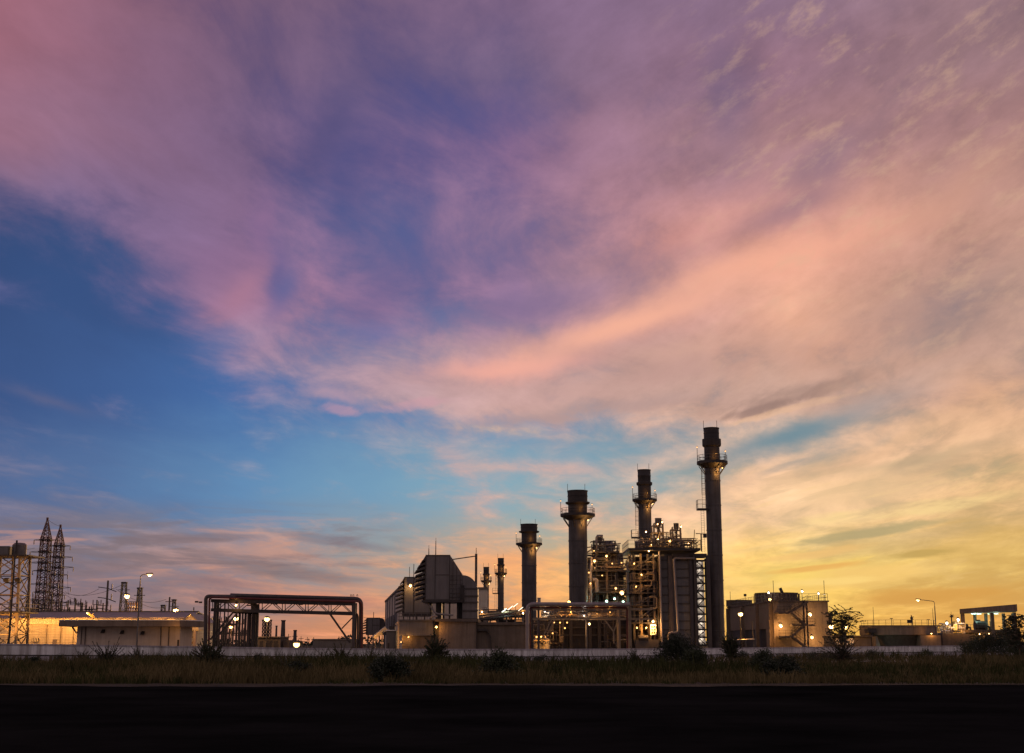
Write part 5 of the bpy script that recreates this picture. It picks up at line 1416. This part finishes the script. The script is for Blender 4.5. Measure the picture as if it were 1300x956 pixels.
t.part('front_block', MB().box(X(1167.5,D),X(1193,D),D-.8,D+5,0,zb-.006), M['concrete'])
t.part('inlet_box', MB().box(X(1106,D),X(1116,D),D+1.5,D+4,zt(803,D),zt(797.5,D)).box(X(1110,D),X(1113,D),D+2,D+3,0,zt(803,D)), M['dark_steel'])
t.part('slope_wing', MB().hexa([(X(1112,D),D-.5,0),(X(1120,D),D-.5,0),(X(1120,D),D+3,0),(X(1112,D),D+3,0)],[(X(1111,D),D-.5,zt(808,D)),(X(1113,D),D-.5,zt(808,D)),(X(1113,D),D+3,zt(808,D)),(X(1111,D),D+3,zt(808,D))]), M['concrete'])
t.part('control_box', MB().box(X(1161.5,D),X(1167,D),cy_-3.5,cy_-2.8,zt(790.5,D),zt(786.5,D)), M['dark_steel'])
for px_,ty in ((1138.5,784.5),(1165.6,782.5),(1186,786)):
    t.part('deck_lamp_post', MB().tube((X(px_,D),D+2.5,zt1),(X(px_,D),D+2.5,zt(ty,D)),.05,6).box(X(px_-1.6,D),X(px_+1.6,D),D+2.3,D+2.7,zt(ty+.8,D),zt(ty,D)), M['dark_steel'])
for px_,ty in ((1116.6,770),(1193.4,772)): t.part('lightning_rod', MB().tube((X(px_,D),D+3,zt1-.4),(X(px_,D),D+3,zt(ty,D)),.06,6,.03), M['dark_steel'])
t.lamp((X(1181,D),D-1.0,zt(804.5,D)), .12, 120, 'amber')
t.light((X(1121,D),D-1.2,.6), 50, LC['teal'], .15)
street_lamp(1191, 1188, 763.5, 239, 1170, 761.3, 'tall street lamp, lit, with long arm reaching left before the round tank')
# a worker standing on the tank
def person(label, x, y, z, face=0.0):
    t=Thing('person', label, 'person', (x,y,z))
    V=[(0,0,.93),(0,0,1.12),(0,-.02,1.32),(0,-.02,1.44),(0,-.03,1.55),(0,-.03,1.70),
       (-.17,-.02,1.40),(-.25,-.05,1.14),(-.16,-.24,1.06),(.17,-.02,1.40),(.26,-.04,1.14),(.20,-.22,.98),
       (-.09,0,.90),(-.11,-.03,.50),(-.12,.02,.08),(-.12,-.14,.04),(.09,0,.90),(.12,-.01,.50),(.14,.04,.08),(.15,-.12,.04)]
    E=[(0,1),(1,2),(2,3),(3,4),(4,5),(2,6),(6,7),(7,8),(2,9),(9,10),(10,11),(0,12),(12,13),(13,14),(14,15),(0,16),(16,17),(17,18),(18,19)]
    Rr=[.15,.15,.17,.07,.10,.09,.075,.055,.04,.075,.055,.04,.10,.07,.05,.045,.10,.07,.05,.045]
    me=bpy.data.meshes.new('body'); me.from_pydata(V,E,[]); o=bpy.data.objects.new('body',me); COL.objects.link(o); o.parent=t.o
    me.materials.append(M['cloth'])
    sk=o.modifiers.new('skin','SKIN'); sv=me.skin_vertices[0].data
    for i,r_ in enumerate(Rr): sv[i].radius=(r_,r_*.8 if i<3 else r_)
    sv[0].use_root=True
    o.modifiers.new('sub','SUBSURF').levels=1; o.modifiers['sub'].render_levels=2
    t.part('helmet', MB().lathe(x,y-.03,[(.15,z+1.68),(.135,z+1.72),(.12,z+1.80),(.05,z+1.84)],12), M['yellow_paint'], smooth=True)
    t.o.rotation_euler.z=face
person('dark-clad worker standing on the round tank deck, hands before the waist', X(1173,D), cy_-.2, zt1+.25, .3)

# ------------------------------------------------------------------ lit yard between tank and pavilion
D=246
t=Thing('chemical_skid','yellow-lit tangle of pipes above a grey wall right of the round tank','machinery',(X(1210,D),D,0))
t.part('bund_wall', MB().box(X(1192.5,D),X(1228,D),D-2,D+6,0,zt(805,D)), M['concrete_dark'])
t.part('pump_base', MB().box(X(1198,D),X(1224,D),D,D+4,zt(805,D)+.003,zt(803,D)), M['steel'])
clutter(t,X(1198,D),X(1226,D),D-.5,D+3,zt(804,D),zt(791.5,D),40,71,rr=(.07,.2),vessels=5,mats=('warm_steel','cream_sheet','pipe_grey','yellow_paint'))
for px_,py_,kd,pw in ((1201.5,791,'white',110),(1216,786.8,'white',90)):
    t.part('lamp_pole', MB().tube((X(px_,D),D-.6,zt(805,D)),(X(px_,D),D-.6,zt(py_,D)+.3),.06,6), M['steel'])
    t.lamp((X(px_,D),D-1.0,zt(py_,D)), .28, pw, kd, off=(0,-.4,-.3))
t.light((X(1206,D),D-2.5,zt(796,D)), 170, LC['amber'], .2); t.light((X(1221,D),D-2.5,zt(797,D)), 170, LC['amber'], .2)
D=254; x=X(1210,D); zc=zt(782.8,D)
t=Thing('siren_mast','dark mast topped by a round spiky cluster between street lamp and pavilion','mast',(x,D,0))
t.part('pole', MB().tube((x,D,0),(x,D,zc),.12,8), M['dark_steel'])
sp_=MB(); r=random.Random(5)
for i in range(26):
    a_=r.uniform(0,6.283); e_=r.uniform(-.5,1.2); d_=Vector((math.cos(a_)*math.cos(e_),math.sin(a_)*math.cos(e_),math.sin(e_)))
    sp_.tube(Vector((x,D,zc)),Vector((x,D,zc))+d_*r.uniform(.35,.62),.05,5,.02)
t.part('cluster', sp_.ball((x,D,zc),.22,8,6), M['dark_steel'])
t.part('rod', MB().tube((x,D,zc),(x,D,zt(776.5,D)),.03,5), M['dark_steel'])

# ------------------------------------------------------------------ pavilion
D=262
t=Thing('pump_pavilion','open concrete pavilion with heavy flat roof lit teal from beneath, far right','pavilion',(X(1258,D),D,0))
xa,xb=X(1221,D+5),X(1294.5,D-4)
rf=[(X(1221,D+3),D+3),(X(1262,D-3),D-3),(X(1295,D-3.5),D-3.5),(X(1294,D+8),D+8),(X(1228,D+10),D+10)]
z0_,z1_=zt(776.2,D),zt(771.2,D)
t.part('roof_slab', MB().hexa([(X(1221,D),D,z0_-.30),(X(1294.7,D-4.5),D-4.5,z0_-.05),(X(1292,D+5),D+5,z0_-.05),(X(1221,D+7),D+7,z0_-.30)],[(X(1221,D),D,z0_+.45),(X(1294.7,D-4.5),D-4.5,z0_+1.25),(X(1292,D+5),D+5,z0_+1.25),(X(1221,D+7),D+7,z0_+.45)]), M['concrete'])
for px_,dd,w_ in ((1225,.6,.6),(1262.5,-1.6,.6),(1291,-3.2,.55),(1240.5,5.6,.5),(1254.5,5.2,.5),(1277,4.6,.5),(1289,4.3,.5)):
    x_=X(px_,D+dd); t.part('column', MB().box(x_-w_/2,x_+w_/2,D+dd,D+dd+w_,0,z0_-.28), M['concrete'])
zp=zt(799.5,D)
t.part('floor_slab', MB().prism([(X(1222,D),D-.3),(X(1295,D),D-.3),(X(1294,D+7),D+7),(X(1222,D+7),D+7)],zp-.5,zp), M['concrete_dark'])
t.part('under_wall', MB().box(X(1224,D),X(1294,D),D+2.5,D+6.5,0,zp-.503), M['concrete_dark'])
for px_,s_ in ((1231.5,.8),(1252.5,1.15)):
    x_=X(px_,D); t.part('pump', MB().tube((x_-.9*s_,D+3,zp+.7*s_),(x_+.9*s_,D+3,zp+.7*s_),.8*s_,14).box(x_-.6*s_,x_+.5*s_,D+2.5,D+3.5,zp+.003,zp+.3).tube((x_-.2,D+3,zp+1.0*s_),(x_-.2,D+3,zp+1.7*s_),.3*s_,10).pipe([(x_+.9*s_,D+3,zp+.6*s_),(x_+1.6*s_,D+3,zp+.6*s_),(x_+1.6*s_,D+3,zp-.2)],.2,8), M['dark_steel'], smooth=True)
t.part('switch_stand', MB().beam((X(1266,D),D+3,zp),(X(1266,D),D+3,zt(789,D)),.15).beam((X(1271,D),D+3,zp),(X(1271,D),D+3,zt(783,D)),.1).box(X(1265,D),X(1271,D),D+2.9,D+3.1,zt(789.5,D),zt(788.5,D)), M['dark_steel'])
t.part('railing', MB().rail([(X(1224,D),D-.2,zp),(X(1261,D),D-.2,zp)],1.0,1.4,.03), M['steel'])
for px_,dd in ((1246,3.5),(1253,3.3),(1266,2.8),(1273,2.6)):
    x_=X(px_,D); h=t.part('ceiling_light', MB().box(x_-.5,x_+.5,D+dd-.12,D+dd+.12,z0_-.40,z0_-.29), M['white_panel'])
    t.part('tube', MB().box(x_-.45,x_+.45,D+dd-.08,D+dd+.08,z0_-.47,z0_-.403), M['bulb_teal'], h)
for px_,dd in ((1249,2.6),(1270,1.6)): t.light((X(px_,D),D+dd,z0_-.8), 190, LC['teal'], .3)
t.light((X(1226,D)-.6,D-1.2,zt(800,D)), 220, LC['amber'], .2)
for px_,py_,kd in ((1248,805,'warm'),(1260,804.5,'warm')): t.lamp((X(px_,D),D+1.6,zt(py_,D)), .16, 60, kd)
t.lamp((X(1297,D),D-2,zt(813,D)), .26, 140, 'teal')

# ------------------------------------------------------------------ wires
def wire(label, p, q_, sag, r=.035):
    p,q_=Vector(p),Vector(q_); pts=[]
    for i in range(17):
        f=i/16; v=p.lerp(q_,f); v.z-=sag*4*f*(1-f); pts.append(v)
    mb=MB()
    for a_,b_ in zip(pts,pts[1:]): mb.tube(a_,b_,r,5)
    t=solo('power_line', mb, M['wire'], label, 'cable')
    return t
x1_,H1=PY1; x2_,H2=PY2
wire('power line leaving the taller lattice tower to the left at its top arm', (x1_-2.6,330,H1*.80-1), (-150,300,H1*.70), 2)
wire('power line leaving the taller lattice tower to the left at its middle arm', (x1_-3.4,330,H1*.66-1), (-150,300,H1*.58), 2)
wire('power line leaving the taller lattice tower to the left at its lowest arm', (x1_-2.2,330,H1*.40-1), (-150,300,H1*.42), 2)
wire('long power line from the shorter lattice tower to the tall utility pole', (x2_+2.2,345,H2*.50-1), (X(132.5,280)-1.8,280,zt(737,280)-1.7), 1.2)
wire('slack cable falling steeply from the shorter lattice tower to the switchyard', (x2_+2.6,345,H2*.66-1), (X(83,300),300,zt(755,300)), 1.0)
wire('slanting cable from the shorter lattice tower down towards the gantry', (x2_+1.0,345,H2*.50-.5), (X(96,292),292,zt(762,292)), .5)
wire('low power line passing behind the street lamp to the squat mast', (X(174,266),266,zt(765,266)), (X(205,300),300,zt(771,300)), .5)
wire('power line from the tall utility pole to the plain dark pole', (X(132.5,280)+1.8,280,zt(748,280)), (X(212.5,300)-.8,300,zt(761,300)), 1.5)
wire('power line strung between the peaks of the two lattice towers', (x1_,330,H1-.4), (x2_,345,H2-.4), .3)
wire('power line strung between the middle arms of the two lattice towers', (x1_+2.6,330,H1*.66), (x2_-2.6,345,H2*.66), .5)
wire('power line leaving the taller lattice tower to the left at its second arm', (x1_-3.4,330,H1*.74-1), (-150,300,H1*.63), 2)
wire('power line leaving the shorter lattice tower to the left behind the taller one', (x2_-3,345,H2*.74-1), (-150,310,H2*.69), 2)
wire('long power line from the taller lattice tower over the shed towards the lattice mast', (x1_+2.6,330,H1*.50-1), (X(153.5,262),262,zt(741,262)), 2)
wire('thin cable from the turbine hall side over the small far louvred house', (X(488,330),330,zt(784,330)), (X(461,250),250,zt(784,250)), .2)
# ------------------------------------------------------------------ vegetation
def leaf(mb, p, d, L, w, r):
    """one folded leaf: two triangles each side of the rib"""
    d = d.normalized(); up = Vector((r.uniform(-1,1),r.uniform(-1,1),r.uniform(-.2,1)))
    s = d.cross(up)
    if s.length < 1e-3: s = Vector((1,0,0))
    s.normalize(); n = s.cross(d)*.18*L
    mb.add([p, p+d*L*.5+s*w+n, p+d*L, p+d*L*.5-s*w+n], [(0,1,2),(0,2,3)])
def bush(name, label, cat, px, by, w, h, seed, kind='leafy', leafm='leaf', n=900, ls=.22, group=None, D=None, trunk=False, spread=1.0):
    r = random.Random(seed)
    D = D or 3447.4/(by-817); x = X(px,D)
    W_, H_ = px2m(w,D), px2m(h,D)
    n = int(n*2.0); ls *= .72
    t = Thing(name, label, cat, (x,D,0), group)
    stem, fol = MB(), MB()
    base = Vector((x,D,0))
    if kind == 'leafy':
        nb = 16
        tips = []
        for i in range(nb):
            a = r.uniform(0,6.283); rr_ = math.sqrt(r.random())
            tip = base + Vector((math.cos(a)*W_*.46*rr_, math.sin(a)*W_*.34*rr_, H_*r.uniform(.30,.86)*(1-.42*rr_**2)))
            stem.tube(base+Vector((r.uniform(-.1,.1),r.uniform(-.1,.1),0)), tip, .035, 5, .012)
            tips.append(tip)
        for i in range(n):
            c = r.choice(tips); sg = min(W_,H_)*.15
            p = c + Vector((r.gauss(0,sg),r.gauss(0,sg),r.gauss(0,sg*.85)))
            if p.z < .05: p.z = r.uniform(.05,.4)
            leaf(fol, p, Vector((r.uniform(-1,1),r.uniform(-1,1),r.uniform(-.5,1))), ls*r.uniform(.6,1.3), ls*.28, r)
    else:                       # feathery: arching sprays set with leaflets
        ns = int(n/26*1.25)
        tops = [base+Vector((0,0,H_*.12))]
        if trunk:
            tops = []
            p = base.copy(); q_ = base+Vector((r.uniform(-.1,.1),0,H_*.42))
            stem.tube(p,q_,.09,7,.06)
            p = q_; q2 = base+Vector((.15,0,H_*.85)); stem.tube(p,q2,.06,6,.025)
            for k in range(ns): tops.append(base+Vector((r.gauss(0,.16)*W_,r.gauss(0,.12)*W_,H_*r.uniform(.30,.90))))
            for k in range(0,ns,3): stem.tube(base+Vector((.05,0,H_*r.uniform(.2,.5))), tops[k], .03, 4, .015)
        for k in range(ns):
            o_ = tops[k] if trunk else tops[0]+Vector((r.uniform(-.3,.3)*W_*.3,r.uniform(-.3,.3)*W_*.3,r.uniform(0,H_*.35)))
            a = r.uniform(0,6.283); el_ = r.uniform(.15,1.25) if not trunk else r.uniform(-.1,.95)
            L = W_*.5*r.uniform(.55,1.1)*spread
            dirn = Vector((math.cos(a)*math.cos(el_),math.sin(a)*math.cos(el_)*.8,math.sin(el_)*(1 if trunk else 1.35)))
            pts = []
            for i in range(8):
                f = i/7; v = o_+dirn*L*f; v.z -= (.28 if trunk else .13)*L*f*f; v.z = max(v.z,.03); pts.append(v)
            if not trunk: stem.tube(base, o_, .03, 5, .02)
            for a_,b_ in zip(pts,pts[1:]): stem.tube(a_,b_,.018,4)
            for i in range(26):
                f = r.uniform(.12,1); j = min(6,int(f*7)); v = pts[j].lerp(pts[j+1],f*7-j)
                d_ = (pts[j+1]-pts[j]).normalized(); sd = d_.cross(Vector((0,0,1)))*(1 if i%2 else -1)
                leaf(fol, v, d_*.7+sd+Vector((0,0,r.uniform(-.2,.5))), ls*r.uniform(.7,1.25)*(1.15-.5*f), ls*.24, r)
    t.part('trunk' if trunk else 'stem', stem, M['bark'])
    t.part('crown' if trunk else 'foliage', fol, M[leafm])
    return t
bush('shrub','feathery dark shrub in front of the wall below the left foot of the pipe bridge','shrub',268,857,50,40,1,'feathery','leaf',1250,.26)
bush('shrub','thin airy sapling with flat sprays before the wall below the right half of the bridge','shrub',434,846,42,27,2,'feathery','leaf_olive',420,.20)
bush('shrub','dark round bush in the grass left of the upright leafy shrub','shrub',489,864,52,32,3,'leafy','leaf_dark',1500,.22)
bush('shrub','leafy upright shrub before the wall in front of the tan block','shrub',553,850,46,42,4,'feathery','leaf',1100,.30)
bush('shrub','broad low bush in the grass before the left leg of the small pipe bridge','shrub',634,862,46,36,5,'leafy','leaf',1400,.22)
bush('shrub','large dense dark bush hiding the foot of the boiler house','shrub',863,846,66,42,6,'leafy','leaf_dark',3600,.24)
bush('shrub','smaller dense bush leaning against the large one at the boiler foot','shrub',884,851,26,30,7,'leafy','leaf',1200,.22)
bush('shrub','upright feathery bush below the tallest stack at the wall','shrub',927,842,36,46,8,'feathery','leaf',1350,.30)
bush('shrub','rounded dark bush in front of the wall below the lit awning','shrub',966,849,24,29,9,'leafy','leaf',1100,.20)
bush('shrub','wide low dark bush in the grass beneath the lit zigzag stair','shrub',990,862,52,32,10,'leafy','leaf_dark',2000,.22)
bush('tree','thin young tree with layered sprays between the two star-bright lights','tree',1069,837,50,67,11,'feathery','leaf',1900,.34,trunk=True,spread=.72)
bush('shrub','low spreading shrub at the foot of the thin young tree','shrub',1068,842,66,22,12,'feathery','leaf_dark',900,.24)
bush('shrub','leftmost low bush of the dense clump beneath the pavilion','shrub',1236,834,38,28,13,'leafy','leaf',1700,.30)
bush('shrub','tallest bush in the middle of the clump beneath the pavilion','shrub',1262,836,46,36,14,'leafy','leaf_dark',2300,.30)
bush('shrub','bush at the clump end nearest the frame edge beneath the pavilion','shrub',1290,837,34,30,15,'leafy','leaf',1500,.30)
bush('tree','small tree at the far right edge beside the pavilion column','tree',1294,838,40,60,16,'feathery','leaf_dark',1500,.36,trunk=True)
bush('shrub','scrubby weed bush in front of the wall beneath the plastered lodge','shrub',137,850,54,25,17,'feathery','leaf_dark',620,.22)
bush('shrub','sparse weed bush below the street lamp at the wall','shrub',178,848,40,18,18,'feathery','leaf_dark',420,.20)
bush('shrub','small dark weed clump in the grass below the low yellow floodlight','shrub',380,856,34,20,19,'leafy','leaf_dark',700,.18)
bush('shrub','tiny weed tuft in the grass right of the broad low bush','shrub',706,858,16,18,20,'feathery','leaf',260,.16)
bush('shrub','small weed tuft in the grass left below the broad low bush','shrub',596,858,18,12,22,'feathery','leaf',220,.16)
bush('shrub','sparse sapling at the wall right of the thin tall pole','shrub',472,842,26,16,23,'feathery','leaf_olive',260,.18)

rw = random.Random(77)
for i in range(22):
    px_ = [40,72,98,118,158,200,226,300,330,352,410,520,588,662,690,730,770,808,940,1030,1110,1180][i] + rw.uniform(-8,8)
    wd_ = 817+3447.4/wall_at(px_)[1]
    by__ = min(866, wd_ + rw.choice((2,3,4,7,12,18)))
    bush('weed_tuft','low dark weed tuft growing in the dry grass before the long wall','weed',px_,by__,rw.uniform(14,34),rw.uniform(9,17),200+i,rw.choice(('leafy','feathery','leafy')),rw.choice(('leaf','leaf_dark','leaf_olive')),rw.randint(160,420),rw.uniform(.16,.24),group='weed tufts along the wall')
# dry grass: three sheets of bent blades, nobody could count them
def grass(name, n, seed, d0, d1, h0, h1, bw_, m, green=False, patch=0.0):
    r = random.Random(seed); mb = MB(); V, Fc = mb.v, mb.f
    for i in range(n):
        D = 1/r.uniform(1/d1,1/d0) if not patch else r.uniform(d0,d1)
        x = r.uniform(-.43,.43)*D
        by_ = 0
        # stay on the viewer's side of the wall
        px_ = 650 + x*1723.7/D
        wd = wall_at(min(max(px_,-200),1500))[1]
        if D > wd-.6: continue
        clump = .5+.5*math.sin(x*.31+seed*2.1+1.7*math.sin(D*.11+x*.05))*math.cos(D*.23+x*.13+seed)
        clump *= .75+.5*math.sin(x*.07+seed*1.3+D*.02)
        if r.random() > .12+.88*clump: continue
        h = r.uniform(h0,h1)*(.4+.95*clump)
        for k in range(5):
            a = r.uniform(0,6.283); lx, ly = math.cos(a), math.sin(a)
            ox, oy = x+r.uniform(-.18,.18), D+r.uniform(-.18,.18)
            hh = h*r.uniform(.6,1.1); ln = hh*r.uniform(.15,.6); b_ = len(V)
            wx, wy = bw_*r.uniform(.6,1.2), 0
            V += [(ox-wx,oy,0),(ox+wx,oy,0),(ox+wx*.7+lx*ln*.4,oy+ly*ln*.4,hh*.6),(ox-wx*.7+lx*ln*.4,oy+ly*ln*.4,hh*.6),(ox+lx*ln,oy+ly*ln,hh)]
            Fc += [(b_,b_+1,b_+2,b_+3),(b_+3,b_+2,b_+4)]
    o = solo(name, mb, M[m], kind='stuff')
    return o
grass('dry_grass', 34000, 1, 69, 215, .35, .95, .022, 'straw')
grass('tall_weeds', 9000, 5, 80, 215, .4, 1.35, .03, 'grass_green')
grass('green_grass', 15000, 2, 68.6, 120, .15, .50, .022, 'grass_green')
# far dark tree line on the horizon
r = random.Random(9); tl = MB()
for i in range(5200):
    x = r.uniform(-520,560); D = r.uniform(880,960)
    h = 3.6+2.2*math.sin(x*.05)+1.5*math.sin(x*.17+1)
    leaf(tl, Vector((x,D,r.uniform(.1,max(1.2,h)))), Vector((r.uniform(-1,1),r.uniform(-1,1),r.uniform(-.3,1))), r.uniform(1.5,3), .9, r)
solo('distant_treeline', tl, M['leaf_dark'], kind='stuff')

# ------------------------------------------------------------------ low sun behind the cooling tower, and render settings
sd = bpy.data.lights.new('sun','SUN'); sd.energy = .5; sd.angle = R(10); sd.color = (1,.55,.25)
so = bpy.data.objects.new('sun', sd); COL.objects.link(so)
az, el = R(10.0), R(1.5)
dirn = Vector((math.sin(az)*math.cos(el), math.cos(az)*math.cos(el), math.sin(el)))
so.rotation_euler = (-dirn).to_track_quat('-Z','Y').to_euler(); so.location = (60,200,80)
S.render.engine = 'CYCLES'
S.cycles.use_denoising = True
try: S.cycles.denoiser = 'OPENIMAGEDENOISE'
except Exception: pass
S.cycles.use_adaptive_sampling = True
S.cycles.adaptive_threshold = .02
S.cycles.max_bounces = 5; S.cycles.diffuse_bounces = 2; S.cycles.glossy_bounces = 2; S.cycles.transmission_bounces = 1
S.cycles.sample_clamp_indirect = 3.0
S.cycles.use_light_tree = True
S.cycles.pixel_filter_type = 'BLACKMAN_HARRIS'
